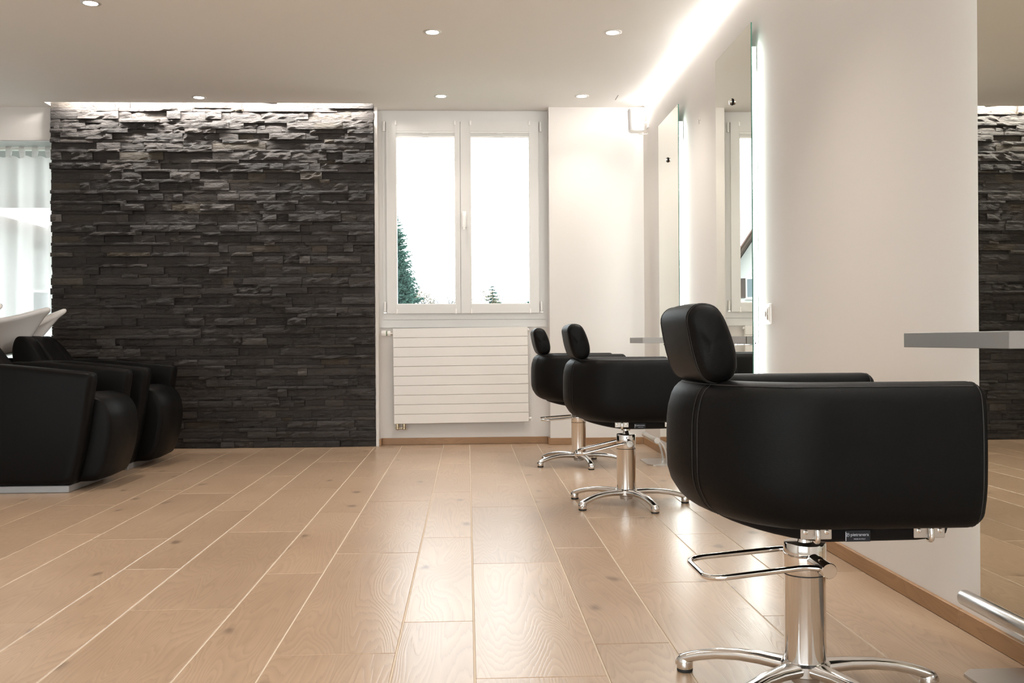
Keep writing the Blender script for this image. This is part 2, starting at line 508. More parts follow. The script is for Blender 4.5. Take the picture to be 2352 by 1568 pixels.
# back wall: pier on the right, low wall of the window recess, lintels, strip left of the stone
OP_T, OP_L, OP_R = 2.257, -5.0, -2.93
WZ0, WZ1 = .873, 2.492
st(boxes('wall_back', [(.612, XW + .1, YP, 7.85, -.05, HC + .2),
                       (-.655, .612, YN, 7.85, -.05, WZ0),
                       (-.655, .612, YN, 7.85, WZ1, HC + .2),
                       (XL, OP_R, 7.42, 7.72, OP_T, HC + .2),
                       (OP_R, -.662, 7.42, 7.85, -.05, HC + .2),
                       (-.676, -.655, YP + .012, 7.85, -.05, HC + .2),
                       (XL, OP_L, 7.42, 7.85, -.05, OP_T)], M['wall']))
# skirtings: wall side, pier, recess, little return by the stone
def skirting(name, segs, mat):
    o = tag(bpy.data.objects.new(name, None), kind='structure'); COL.objects.link(o)
    for b in segs:
        c = ((b[0] + b[1]) / 2, (b[2] + b[3]) / 2, 0)
        q = bx('skirting_board', (b[0] - c[0], b[1] - c[0], b[2] - c[1], b[3] - c[1], b[4], b[5]), mat, o, .0015, 1)
        q.location = c
SK = .050
skirting('baseboard_right', [(XW - .013, XW - .0005, 7.345 - 2.35, 7.345, .0006, SK), (XW - .013, XW - .0005, 2.602, 4.993, .0006, SK), (XW - .013, XW - .0005, .25, 2.600, .0006, SK)], M['basewood_y'])
skirting('baseboard_back', [(.602, XW - .0135, YP - .013, YP - .0005, .0006, SK), (-.640, .600, YN - .013, YN - .0005, .0006, SK), (.598, .6115, YP - .012, YN - .014, .0006, SK), (-.6545, -.6415, YP + .014, YN - .0005, .0006, SK)], M['basewood'])

# ------------------------------------------------------------------ stone wall
ws = st(boxes('wall_stone', [(XS0 + .003, XS1 - .006, YS + .012, 7.4195, -.01, 2.655)], M['mortar']))
rs = random.Random(21)
stones = []
z = 0.0015
ri = 0
while z < 2.63:
    h = (rs.uniform(.044, .056) if ri % 2 == 0 else rs.uniform(.020, .030))
    x = XS0 - rs.uniform(0, .003)
    while x < XS1 - .005:
        ln = rs.choice((rs.uniform(.06, .14), rs.uniform(.12, .26), rs.uniform(.2, .40))) * (1.0 if ri % 2 == 0 else 1.1)
        if x + ln > XS1 - .05: ln = XS1 - x + rs.uniform(-.002, .003)
        pr = rs.choice((rs.uniform(-.008, .004), rs.uniform(-.004, .010), rs.uniform(.004, .018), rs.uniform(.014, .030)))
        stones.append((x, ln, z, h, pr, rs.choice((.35, .7, 1.0, 1.5, 2.2))))
        x += ln
    z += h
    ri += 1
def stone_data(x, ln, z, h, pr, rough, seed):
    g = .0009
    nx = max(2, min(9, int(ln / .03)))
    nz = 3 if h > .035 else 2
    yb = YS + .013
    yf = YS - pr
    V = []
    q = random.Random(seed)
    tl, tr_ = q.uniform(-.003, .003) * rough, q.uniform(-.003, .003) * rough
    for k in range(nz + 1):
        for j in range(nx + 1):
            u, v_ = j / nx, k / nz
            px = x + g + (ln - 2 * g) * u
            pz = z + g + (h - 2 * g) * v_
            nn = noise.noise(Vector((px * 26, seed * 3.7, pz * 34)))
            yy = yf + nn * .007 * rough + tl * (1 - u) + tr_ * u
            if j in (0, nx) or k in (0, nz): yy += .0018 + .0012 * rough * q.random()
            if 0 < j < nx: px += q.uniform(-.2, .2) * ln / nx
            V.append((px, min(yy, yb - .002), pz))
    n1 = nx + 1
    Fc = [(k * n1 + j, k * n1 + j + 1, (k + 1) * n1 + j + 1, (k + 1) * n1 + j) for k in range(nz) for j in range(nx)]
    rim = [j for j in range(n1)] + [k * n1 + nx for k in range(1, nz + 1)] + [nz * n1 + j for j in range(nx - 1, -1, -1)] + [k * n1 for k in range(nz - 1, 0, -1)]
    b0 = len(V)
    for i in rim: V.append((V[i][0], yb, V[i][2]))
    m = len(rim)
    for i in range(m):
        Fc.append((rim[i], b0 + i, b0 + (i + 1) % m, rim[(i + 1) % m]))
    return V, Fc
order = sorted(range(len(stones)), key=lambda i: -(stones[i][1] * stones[i][3]) if stones[i][2] < 2.5 else 0)
single = set(order[:300])
rest = []
for i, s in enumerate(stones):
    d = stone_data(*s, i + 1)
    if i in single:
        c = Vector((s[0] + s[1] / 2, YS, s[2]))
        o = mk('stone', [Vector(v) - c for v in d[0]], d[1], M['slate'], ws); o.location = c
    else:
        rest.append(d)
v, f = merge(*rest)
o = mk('stone_filling', v, f, M['slate'], ws); tag(o, kind='stuff')

# light strip in the slot over the stones
t = thing('light_strip', (-1.85, 7.285, 2.585), 'white light strip hidden in the ceiling slot above the dark stone wall', 'light strip')
n = 24
xs = [-1.02 + 2.105 * i / n for i in range(n + 1)]
V = []; Fc = []
for xx in xs: V += [(xx, -.0105, .004), (xx, -.0145, -.013)]
Fc = [(2 * i, 2 * i + 2, 2 * i + 3, 2 * i + 1) for i in range(n)]
def oriented(name, V, Fc, mat, parent):
    me = bpy.data.meshes.new(name); me.from_pydata(V, [], Fc); me.materials.append(mat)
    return link(name, me, parent)
oriented('diffuser', V, Fc, M['slot'], t)
bx('channel', (-1.09, 1.09, -.0185, -.015, -.016, .010), M['chrome2'], t)
bx('mounting_bracket', (-1.09, 1.09, -.0195, -.016, .0105, .084), M['trim'], t)
# corner profile over the mirrors
t = thing('light_strip', (XW, 2.4, HC), 'long white light profile along the ceiling corner above the mirrors', 'light strip')
n = 44
V = []
for i in range(n + 1):
    yy = -4.7 + 9.56 * i / n
    V += [(-.016, yy, -.002), (-.002, yy, -.016)]
Fc = [(2 * i, 2 * i + 1, 2 * i + 3, 2 * i + 2) for i in range(n)]
oriented('diffuser', V, Fc, M['cove'], t)
V = [(-.017, -4.72, -.0005), (-.0005, -4.72, -.017), (-.0005, -4.72, -.0005), (-.017, 4.87, -.0005), (-.0005, 4.87, -.017), (-.0005, 4.87, -.0005)]
mk('channel', V, [(0, 1, 2), (5, 4, 3), (0, 2, 5, 3), (1, 4, 5, 2)], M['chrome2'], t)

# ------------------------------------------------------------------ window 1 (two casements)
W1 = tag(bpy.data.objects.new('window_1', None), kind='structure'); COL.objects.link(W1)
W1.location = (-.02, YN, 0)
ox = -.02
def rect_frame(name, x0, x1, z0, z1, wl, wr, wb, wt, y0, y1, mat, parent, bev=.002):
    a = [box_data(x0, x0 + wl, y0, y1, z0, z1), box_data(x1 - wr, x1, y0, y1, z0, z1), box_data(x0 + wl, x1 - wr, y0, y1, z0, z0 + wb), box_data(x0 + wl, x1 - wr, y0, y1, z1 - wt, z1)]
    v, f = merge(*a)
    return mk(name, v, f, mat, parent)
# local x = world + .02 ; casing fills the recess, flush with its back
rect_frame('casing', -.6348, .6318, WZ0, WZ1, .031, .028, .060, .022, -.008, .30, M['white'], W1)
rect_frame('outer_frame', -.605, .604, .934, 2.469, .034, .046, .050, .056, -.014, .08, M['white'], W1)
bx('meeting_stile', (-.060, .040, .032, .075, .984, 2.413), M['white'], W1)
for s, (xa, xb) in enumerate(((-.575, -.0265), (-.0240, .5610))):
    # sash world: left -.598..-.045, right -.045..+.54
    gx0, gx1 = ((-.505, -.0625), (.0505, .4945))[s]
    za, zb = .980, 2.416
    g0, g1 = 1.047, 2.338
    sash = mk('sash', *merge(box_data(xa, gx0, -.034, .03, za, zb), box_data(gx1, xb, -.034, .03, za, zb),
                             box_data(gx0, gx1, -.034, .03, za, g0), box_data(gx0, gx1, -.034, .03, g1, zb)), M['white'], W1)
    rect_frame('glazing_bead', gx0, gx1, g0, g1, .006, .006, .006, .006, -.026, .02, M['whiter'], sash)
    bx('pane', (gx0 + .004, gx1 - .004, .0, .004, g0 + .004, g1 - .004), M['glass'], sash)
    # folded pleated blind under the head of the sash
    bl = bx('pleated_blind', (gx0 + .001, gx1 - .001, -.0335, -.022, 2.328, 2.337), M['whiter'], W1, .001, 1)
    for k in range(4):
        bx('pleat', (gx0 + .002, gx1 - .002, -.0325 + .001 * (k % 2), -.0225, 2.3275 - .0055 * (k + 1), 2.3275 - .0055 * k - .001), M['white'], bl)
    bx('bottom_rail', (gx0 + .001, gx1 - .001, -.0335, -.022, 2.293, 2.304), M['whiter'], bl, .001, 1)
    cx = (gx0 + gx1) / 2
    for zz in (2.322, 2.300):
        bx('pull_grip', (cx - .022, cx + .022, -.042, -.0325, zz - .002, zz + .003), M['whiter'], bl, .001, 1)
    for hx in (gx0 - .001, gx1 - .004):
        bx('blind_hook', (hx - .004, hx + .009, -.041, -.0335, 2.382, 2.418), M['whiter'], W1, .002, 1)
        bx('blind_hook', (hx - .004, hx + .009, -.041, -.0335, .976, 1.014), M['whiter'], W1, .002, 1)
        tube('blind_cord', [(hx + .003, -.037, 1.0), (hx + .003, -.037, 2.39)], .0007, M['whiter'], W1, 5)
    hxx = (-.591, .578)[s]
    for zz in (2.375, 1.03):
        lathe('hinge', [(.0, -.038), (.008, -.036), (.0085, 0), (.0085, .036), (.0, .038)], M['whiter'], W1, 12, MT((hxx, -.028, zz)))
    bx('hinge_pin', (hxx - .01, hxx + .01, -.030, -.018, .982, .990), M['zinc'], W1)
# handle on the right sash
hd = bx('handle', (-.0125, .0195, -.044, -.034, 1.62, 1.74), M['whiter'], W1, .004, 2)
tube('lever', fillet([(.0035, -.044, 1.715), (.0035, -.078, 1.715), (.0035, -.082, 1.705), (.0015, -.080, 1.60)], .012), [.0085] * 12 + [.0085] * 2, M['whiter'], hd, 10)
# panel under the window
bx('sill_panel', (-.626, .620, -.012, .0, .876, .93), M['white'], W1)

# ------------------------------------------------------------------ window 3 (unseen shop front, added for daylight from behind the viewer)
W3 = tag(bpy.data.objects.new('window_3', None), kind='structure'); COL.objects.link(W3)
rect_frame('frame', RW0, RW1, RZ0, RZ1, .06, .06, .06, .06, YB - .12, YB - .05, M['white'], W3)
for k in (1, 2):
    xm = RW0 + (RW1 - RW0) * k / 3
    bx('mullion', (xm - .03, xm + .03, YB - .12, YB - .05, RZ0 + .06, RZ1 - .06), M['white'], W3)
for k in range(3):
    xa = RW0 + (RW1 - RW0) * k / 3; xb = RW0 + (RW1 - RW0) * (k + 1) / 3
    bx('pane', (xa + .03, xb - .03, YB - .09, YB - .084, RZ0 + .05, RZ1 - .05), M['glass'], W3)

# ------------------------------------------------------------------ window 2 (behind the sheer curtain)
W2 = tag(bpy.data.objects.new('window_2', None), kind='structure'); COL.objects.link(W2)
rect_frame('frame', OP_L, OP_R, .05, OP_T, .07, .07, .08, .012, 7.70, 7.77, M['white'], W2)
bx('mullion', (-4.03, -3.95, 7.70, 7.77, .13, OP_T - .012), M['white'], W2)
bx('pane', (OP_L + .06, -4.03, 7.735, 7.741, .12, OP_T - .01), M['glass'], W2)
bx('pane', (-3.95, OP_R - .06, 7.735, 7.741, .12, OP_T - .01), M['glass'], W2)
bx('threshold', (OP_L, OP_R, 7.42, 7.85, -.02, .05), M['white'], W2)
bx('soffit_lining', (OP_L, OP_R, 7.43, 7.70, OP_T - .008, OP_T - .0005), M['alu'], W2)  # thin panel carrying the painted daylight tint
# curtain
rod = thing('curtain_rod', (-3.9, 7.60, 2.236), 'thin white rod carrying the sheer curtain under the lintel', 'curtain rod')
tube('rod', [(-1.05, 0, 0), (.95, 0, 0)], .007, M['whiter'], rod, 10)
for xx in (-1.05, .95):
    lathe('finial', [(0, -.008), (.010, -.006), (.010, .006), (0, .008)], M['whiter'], rod, 12, MT((xx, 0, 0), (0, math.pi / 2, 0)))
for xx in (-.9, .9):
    bx('rod_bracket', (xx - .006, xx + .006, -.004, .098, -.004, .004), M['whiter'], rod)
cu = thing('sheer_curtain', (-3.9, 7.60, 0), 'white sheer tab top curtain hanging before the tall window', 'curtain')
def fold(u, zf):
    a = .020 + .022 * zf
    return a * math.sin(u * 27 + .9 * math.sin(u * 7.3 + 1) + .5 * zf * math.sin(u * 5)) + .014 * math.sin(u * 61 + 2 * zf) * (.3 + .7 * zf)
nu, nzz = 260, 22
V = []
for k in range(nzz + 1):
    zf = k / nzz
    for j in range(nu + 1):
        u = -1.0 + 1.93 * j / nu
        top = 2.178 - .016 * (1 - math.cos((u + .12) * 2 * math.pi / .105)) * .5 * (1 if abs(math.sin(u * 3.1)) > .4 else .35)
        V.append((u + .006 * math.sin(u * 40 + zf * 3), fold(u, zf), top + (0.10 - top) * zf))
Fc = [(k * (nu + 1) + j, k * (nu + 1) + j + 1, (k + 1) * (nu + 1) + j + 1, (k + 1) * (nu + 1) + j) for k in range(nzz) for j in range(nu)]
mk('cloth', V, Fc, M['sheer'], cu, True)
u = -.96
while u < .93:
    y = fold(u, 0)
    P = [(0, y * 1, 2.162), (0, -.010, 2.205), (0, -.009, 2.2455), (0, 0, 2.2475), (0, .009, 2.2455), (0, .010, 2.205), (0, y + .004, 2.162)]
    V = []
    for p in P: V += [(u - .020, p[1], p[2]), (u + .020, p[1], p[2])]
    mk('tab', V, [(2 * i, 2 * i + 1, 2 * i + 3, 2 * i + 2) for i in range(6)], M['sheer'], cu)
    u += .0965

# ------------------------------------------------------------------ radiator
ra = thing('panel_radiator', (-.045, 7.42, 0), 'white flat panel radiator of ten horizontal bars under the window', 'radiator')
rx, rz0, rz1 = .5005, .163, .872
ph = (rz1 - rz0) / 10
TL = .0100    # the radiator hangs slightly out of level
for k in range(10):
    z0 = rz0 + k * ph
    o = bx('radiator_bar', (-rx, rx, -.006, .006, -.5 * (ph - .0024), .5 * (ph - .0024)), M['rad'], ra, .0022, 2)
    o.location = (0, 0, z0 + ph / 2)
bx('back_plate', (-rx + .004, rx - .004, .0062, .0085, rz0 + .004, rz1 - .004), M['rad'], ra)
for xx in (-.42, -.14, .14, .42):
    bx('rear_channel', (xx - .035, xx + .035, .0088, .022, rz0 + .01, rz1 - .005), M['rad'], ra)
for xx in (-.3, .3):
    bx('wall_bracket', (xx - .02, xx + .02, .022, .064, .25, .80), M['rad'], ra)
bx('side_header', (-rx, -rx + .03, .006, .03, rz0 + .006, rz1 - .006), M['rad'], ra)
bx('side_header', (rx - .03, rx, .006, .03, rz0 + .006, rz1 - .006), M['rad'], ra)
MX = lambda x_, y_, z_, s=1: MT((x_, y_, z_), (0, s * math.pi / 2, 0))
va = lathe('valve_body', [(0, 0), (.013, 0), (.013, .018), (.016, .02), (.016, .024), (0, .024)], M['zinc'], ra, 16, MX(-rx, .017, .836, -1))
lathe('thermostat_head', [(0, .018), (.017, .018), (.0195, .024), (.0195, .042), (.0155, .043), (.0155, .050), (.022, .051), (.0225, .078), (.019, .086), (0, .087)], M['trv'], va, 20, MX(-rx, .017, .836, -1))
lathe('dial_ring', [(.0157, .0432), (.0172, .0434), (.0172, .0498), (.0157, .05)], M['green'], va, 20, MX(-rx, .017, .836, -1))
lathe('vent_plug', [(0, 0), (.011, 0), (.011, .007), (.006, .008), (.006, .013), (.0, .0135)], M['whiter'], ra, 14, MX(rx, .017, .852, 1))
dp = lathe('drain_plug', [(0, 0), (.008, 0), (.008, .008), (.011, .009), (.011, .022), (0, .023)], M['whiter'], ra, 14, MX(rx, .017, .188, 1))
tube('drain_nozzle', [(rx + .019, .017, .188), (rx + .021, .013, .168)], .0045, M['whiter'], dp, 8)
for xx in (-.478, -.428):
    pv = lathe('pipe_valve', [(0, .163), (.0125, .163), (.0125, .150), (.0105, .149), (.0105, .140), (.014, .138), (.014, .124), (.009, .118), (0, .117)], M['brass'], ra, 16, MT((xx, .012, 0)))
    tube('pipe_elbow', fillet([(xx, .012, .130), (xx, .012, .122), (xx, .0645, .122)], .012), .0065, M['chrome2'], pv, 10)
tube('bypass_pipe', [(-.478, .012, .131), (-.428, .012, .131)], .005, M['brass'], ra, 8)
ra.rotation_euler = (0, -.0072, 0)

# ------------------------------------------------------------------ downlights
dls = [((-1.898, 5.143), 'round ceiling downlight nearest the camera at the left top edge'),
       ((-1.877, 7.104), 'round ceiling downlight over the middle of the stone wall'),
       ((-.184, 5.577), 'round ceiling downlight of the front row above the open floor'),
       ((-.174, 7.036), 'round ceiling downlight right in front of the window head'),
       ((.826, 5.561), 'round ceiling downlight of the front row nearest the mirrors'),
       ((.819, 7.017), 'round ceiling downlight by the white pier near the speaker'),
       ((-1.9, 3.2), 'round ceiling downlight above the aisle behind the washing chairs'),  # from here on unseen lamps, added to light the room
       ((-1.0, 3.4), 'round ceiling downlight over the middle of the near floor'),
       ((.50, 3.3), 'round ceiling downlight behind the nearest styling chair'),
       ((-3.6, 3.2), 'round ceiling downlight on the far left over the waiting side'),
       ((-.18, 1.2), 'round ceiling downlight straight above the viewing point'),
       ((-1.9, 1.2), 'round ceiling downlight to the left of the viewing point'),
       ((-1.0, -.9), 'round ceiling downlight at the rear of the salon')]
proto = None
for (xx, yy), lb in dls:
    if proto is None:
        proto = thing('downlight', (xx, yy, HC), lb, 'downlight', 'recessed ceiling downlights')
        lathe('trim_ring', [(.034, -.0005), (.036, -.004), (.046, -.004), (.052, -.0008), (.052, -.0001), (.034, -.0001)], M['trim'], proto, 32)
        nn = 24
        V = [(0, 0, -.0022)] + [(.034 * math.cos(2 * math.pi * k / nn), .034 * math.sin(2 * math.pi * k / nn), -.0022) for k in range(nn)]
        oriented('lamp_disc', V, [(0, 1 + (k + 1) % nn, 1 + k) for k in range(nn)], M['down'], proto)
        ld = bpy.data.lights.new('beam', 'SPOT'); ld.energy = W_SPOT; ld.color = (1.0, .92, .83); ld.spot_size = math.radians(104); ld.spot_blend = 1.0; ld.shadow_soft_size = .03
        lo = bpy.data.objects.new('beam', ld); COL.objects.link(lo); lo.parent = proto; lo.location = (0, 0, -.012)
    else:
        c = copy_tree(proto); c.location = (xx, yy, HC); c['label'] = lb
        dim = .32 if yy > 6.5 else 1.0          # beams along the back wall weakened so the pier is not overexposed
        for ch in c.children:
            if ch.type == 'LIGHT' and dim != 1.0:
                ch.data = ch.data.copy(); ch.data.energy = W_SPOT * dim

# ------------------------------------------------------------------ mirrors with back light and shelf, foot rest
XM = 1.27
MZ0, MZ1 = .113, 2.185
def mirror(yc, label, y0, y1):
    t = thing('wall_mirror', (XM, yc, MZ0), label, 'mirror', 'tall backlit wall mirrors')
    a, b = y0 - yc, y1 - yc
    hh = MZ1 - MZ0
    g = bx('glass_body', (0.0006, .006, a, b, 0, hh), M['glassedge'], t)
    mk('silvered_face', [(0, a + .001, .001), (0, b - .001, .001), (0, b - .001, hh - .001), (0, a + .001, hh - .001)], [(0, 1, 2, 3)], M['mirror'], t)
    for s in (-1, 1):
        ye = (a + .062) if s < 0 else (b - .062)
        yi = ye - s * .03
        br = bx('light_bar', (.017, .0425, min(ye, yi), max(ye, yi), .09, hh - .09), M['opal'], t)
        # luminous outer side of the bar
        yo = ye + s * .0006
        nz_ = 12
        V = []
        for k in range(nz_ + 1):
            zz = .092 + (hh - .184) * k / nz_
            V += [(.019, yo, zz), (.041, yo, zz)]
        Fc = [((2 * k, 2 * k + 1, 2 * k + 3, 2 * k + 2) if s < 0 else (2 * k, 2 * k + 2, 2 * k + 3, 2 * k + 1)) for k in range(nz_)]
        oriented('diffuser', V, Fc, M['bar'], br)
        lathe('end_screw', [(0, 0), (.0045, 0), (.0045, .0016), (0, .0018)], M['dark'], br, 12, MT((.030, yo + s * .0004, .755 - MZ0), (s * -math.pi / 2, 0, 0)))
        bx('spacer', (.006, .017, min(ye, yi) + .004, max(ye, yi) - .004, .2, hh - .2), M['opal'], t)
        bx('wall_plate', (.0425, XW - XM - .0005, min(ye, yi) + .004, max(ye, yi) - .004, .2, hh - .2), M['opal'], t)
    for zz in (1.905 - MZ0, .33):
        k = lathe('fixing_knob', [(.0, .030), (.007, .030), (.007, .009), (.0145, .008), (.0145, .001), (.013, 0), (0, 0)], M['chrome'], t, 20, MT((-.014, 0, zz), (0, math.pi / 2, 0)))
        lathe('washer', [(.0165, .0105), (.0165, .0138), (.005, .0138), (.005, .0105)], M['dark'], k, 20, MT((-.014, 0, zz), (0, math.pi / 2, 0)))
    return t
mirror(4.70, 'tall frameless mirror in the middle of the wall reflecting the window', 4.386, 5.018)
mirror(6.227, 'tall frameless mirror farthest along the wall near the speaker', 5.92, 6.535)
mirror(2.11, 'tall frameless mirror at the right edge reflecting the stone wall', 1.80, 2.421)

def shelf(yc, label):
    t = thing('mirror_shelf', (1.06, yc, .752), label, 'shelf', 'grey shelves in front of the mirrors')
    x1 = XM - 1.06 - .0008
    bx('board', (0, x1, -.236, .236, 0, .035), M['shelf'], t, .0012, 1)
    for s in (-.18,):
        br = bx('bracket', (x1 - .03, x1, s - .02, s + .02, -.006, -.0002), M['chrome'], t, .001, 1)
        lathe('bracket_screw', [(0, -.012), (.010, -.011), (.012, -.006), (0, -.006)], M['chrome'], br, 14, MT((x1 - .06, s, 0)))
        bx('bracket_arm', (x1 - .065, x1 - .03, s - .008, s + .008, -.006, -.0002), M['chrome'], br)
    return t
shelf(2.14, 'grey shelf nearest the camera at the right edge before the mirror')
shelf(4.72, 'grey shelf half hidden behind the headrest of the nearest chair')
shelf(6.225, 'grey shelf farthest away beside the white pier')

def footrest(yc, label, fx=1.105):
    t = thing('foot_rest', (fx, yc, 0), label, 'foot rest', 'steel foot rests under the mirrors')
    V, Fc = rings_data([[Vector((x_, y_, z_)) for x_, y_ in ((0.0, -.13), (.03, -.16), (.190, -.16), (.190, .16), (.03, .16), (.0, .13))] for z_ in (.0005, .006)])
    mk('floor_plate', V, Fc, M['steel'], t)
    v, f = lathe_data([(0, -.215), (.0175, -.215), (.0185, -.213), (.0185, .213), (.0175, .215), (0, .215)], 24, MT((.045, 0, .158), (math.pi / 2, 0, 0)))
    mk('foot_bar', v, f, M['steel'], t, True, 35)
    for s in (-.075, .075):
        P = []
        for k in range(13):
            a = k / 12
            ang = a * math.pi * .5
            P.append((.050 + .085 * math.sin(ang), .152 * math.cos(ang) + .004))
        rings = []
        for i, (px, pz) in enumerate(P):
            ang = i / 12 * math.pi * .5
            nx_, nz_ = math.sin(ang), math.cos(ang)
            rings.append([Vector((px + nx_ * d1, s + e, pz + nz_ * d1)) for d1, e in ((-.005, -.009), (.005, -.009), (.005, .009), (-.005, .009))])
        v, f = rings_data(rings)
        mk('curved_support', v, f, M['steel'], t, True, 30)
    return t
footrest(2.10, 'brushed steel foot rest at the bottom right corner', 1.130)
footrest(4.70, 'brushed steel foot rest hidden behind the nearest chair')
footrest(6.23, 'brushed steel foot rest standing beyond the middle chair')

# ------------------------------------------------------------------ speaker, socket, pin, ceiling slot
sp = thing('wall_speaker', (1.222, 7.10, 2.262), 'white loudspeaker mounted high in the bright corner', 'speaker', None, .0)
def rrect(hx, hy, r, n=5):
    P = []
    for cx, cy, a0 in ((hx - r, hy - r, 0), (-hx + r, hy - r, 90), (-hx + r, -hy + r, 180), (hx - r, -hy + r, 270)):
        for k in range(n + 1):
            a = math.radians(a0 + 90 * k / n)
            P.append((cx + r * math.cos(a), cy + r * math.sin(a)))
    return P
def loft_rr(name, secs, mat, parent, n=5, auto=45):
    rings = [[Vector((x_ + ox_, y_ + oy_, z_)) for x_, y_ in rrect(hx, hy, r, n)] for (hx, hy, r, z_, ox_, oy_) in secs]
    v, f = rings_data(rings)
    return mk(name, v, f, mat, parent, True, auto)
loft_rr('cabinet', [(.050, .050, .028, 0.004, 0, 0), (.054, .054, .030, .010, 0, 0), (.060, .058, .032, .158, 0, 0), (.057, .055, .030, .165, 0, 0)], M['spk'], sp)
loft_rr('grille', [(.051, .049, .029, .014, -.0035, -.008), (.057, .053, .031, .154, -.0035, -.008)], M['grille'], sp)
loft_rr('base_ring', [(.044, .044, .024, 0.0, 0, 0), (.047, .047, .026, .0038, 0, 0)], M['whiter'], sp)
b_ = tube('bracket_arm', fillet([(.02, .05, .085), (.04, .075, .085), (.0955, .075, .085)], .015), .009, M['whiter'], sp, 10)
bx('bracket_plate', (.090, .0955, .045, .105, .045, .125), M['whiter'], b_, .001, 1)
tube('cable', fillet([(.086, .03, .0), (.083, .036, -.006), (.02, .036, -.006), (.02, .036, .004)], .01), .003, M['whiter'], sp, 6)

so = thing('wall_socket', (XW, 4.297, .838), 'white triple wall socket between the two right hand mirrors', 'socket')
bx('cover_frame', (-.009, -.0004, -.0425, .0425, 0, .090), M['whiter'], so, .003, 2)
bx('insert', (-.012, -.0085, -.030, .030, .014, .076), M['whiter'], so, .0012, 1)
for cy, cz in ((-.013, .058), (.015, .045), (-.013, .032)):
    rc = lathe('receptacle', [(0, .0), (.0125, 0), (.0128, .0003), (.0122, .0006), (0, .0006)], M['recess'], so, 20, MT((-.0122, cy, cz), (0, -math.pi / 2, 0)))
    for dy, dz in ((.0, .0055), (.0, -.0055), (.004, 0)):
        lathe('pin_hole', [(0, .0007), (.0016, .0007), (.0016, .0011), (0, .0011)], M['dark'], rc, 8, MT((-.012, cy + dy, cz + dz), (0, -math.pi / 2, 0)))
pn = thing('wall_pin', (XW, 5.537, 2.003), 'tiny metal pin sticking out of the wall between two mirrors', 'pin')
lathe('pin_shaft', [(0, 0.0), (.0018, 0), (.0018, .016), (.0, .0165)], M['chrome2'], pn, 8, MT((0, 0, 0), (0, -math.pi / 2, 0)))
lathe('pin_head', [(0, .014), (.005, .0145), (.005, .018), (0, .019)], M['chrome2'], pn, 10, MT((0, 0, 0), (0, -math.pi / 2, 0)))
tube('loose_thread', [(-.012, 0, 0), (-.012, -.004, -.012), (-.012, .001, -.022)], .0008, M['stitch'], pn, 5)
sl = thing('ceiling_slot', (1.075, 7.06, HC), 'thin dark slot in the ceiling next to the loudspeaker', 'slot')
bx('slot_gap', (-.002, .002, -.07, .07, -.0007, -.0002), M['dark'], sl)

# ------------------------------------------------------------------ styling chairs
TOP, BOT = .690, .404
def tuck(z_):
    a = .055 * max(0, (.50 - z_) / .096) ** 2 if z_ < .50 else 0
    a += .022 * max(0, (z_ - .60) / .09) ** 2 if z_ > .60 else 0
    return a
AX, AY, XC = .178, .262, -.072
ARM_F = .232
def path(s):
    """s in 0..1 from near arm front round the back to far arm front; returns centre, outward normal, back weight"""
    n_arm = .34
    if s < n_arm or s > 1 - n_arm:
        sg = -1 if s < .5 else 1
        t_ = s / n_arm if s < .5 else (1 - s) / n_arm
        return Vector((ARM_F + (XC - ARM_F) * t_, sg * AY, 0)), Vector((0, sg, 0)), .35
    ph_ = (s - n_arm) / (1 - 2 * n_arm) * math.pi - math.pi / 2    # -90..90
    c = Vector((XC - AX * math.cos(ph_), AY * math.sin(ph_), 0))
    nrm = Vector((-math.cos(ph_) / AX, math.sin(ph_) / AY, 0)).normalized()
    return c, nrm, .35 + .65 * math.cos(ph_)
HT = .038
def section(inset=0.0, n=5):
    """list of (offset along normal, z)"""
    r = max(.034 - inset, .004)
    hx = HT - inset; hz = (TOP - BOT) / 2 - inset
    zc = (TOP + BOT) / 2
    P = []
    for cx, cz, a0 in ((hx - r, hz - r, 0), (-hx + r, hz - r, 90), (-hx + r, -hz + r, 180), (hx - r, -hz + r, 270)):
        for k in range(n + 1):
            a = math.radians(a0 + 90 * k / n)
            P.append((cx + r * math.cos(a), zc + cz + r * math.sin(a)))
        # intermediate points on the long sides
        if a0 == 90 or a0 == 270:
            for k in range(1, 8):
                tz = (hz - r) * (1 - 2 * k / 8)
                P.append((-hx, zc + tz) if a0 == 90 else (hx, zc - tz))
    return P
def surf(s, off, z_, dx=0.0):
    c, nrm, wgt = path(s)
    bulge = .007 * (1 - ((z_ - .55) / .15) ** 2) if off > 0 else 0
    p = c + nrm * (off - tuck(z_) * wgt + bulge)
    return Vector((p.x + dx, p.y, z_))
CH = {}
def cached(key, fn):
    if key not in CH: CH[key] = fn()
    return CH[key]
def tub_mesh():
    rings = []
    r = .028
    caps = [(r * (1 - math.cos(a)), r * math.sin(a)) for a in [math.radians(q) for q in (90, 72, 54, 36, 18)]]
    S = section()
    for ins, dx in caps: rings.append([surf(0, o_, z_, dx) for o_, z_ in section(ins)])
    for i in range(73):
        rings.append([surf(i / 72, o_, z_) for o_, z_ in S])
    for ins, dx in reversed(caps): rings.append([surf(1, o_, z_, dx) for o_, z_ in section(ins)])
    v, f = rings_data(rings)
    return mesh('tub', v, f, M['leather'], True, 60)
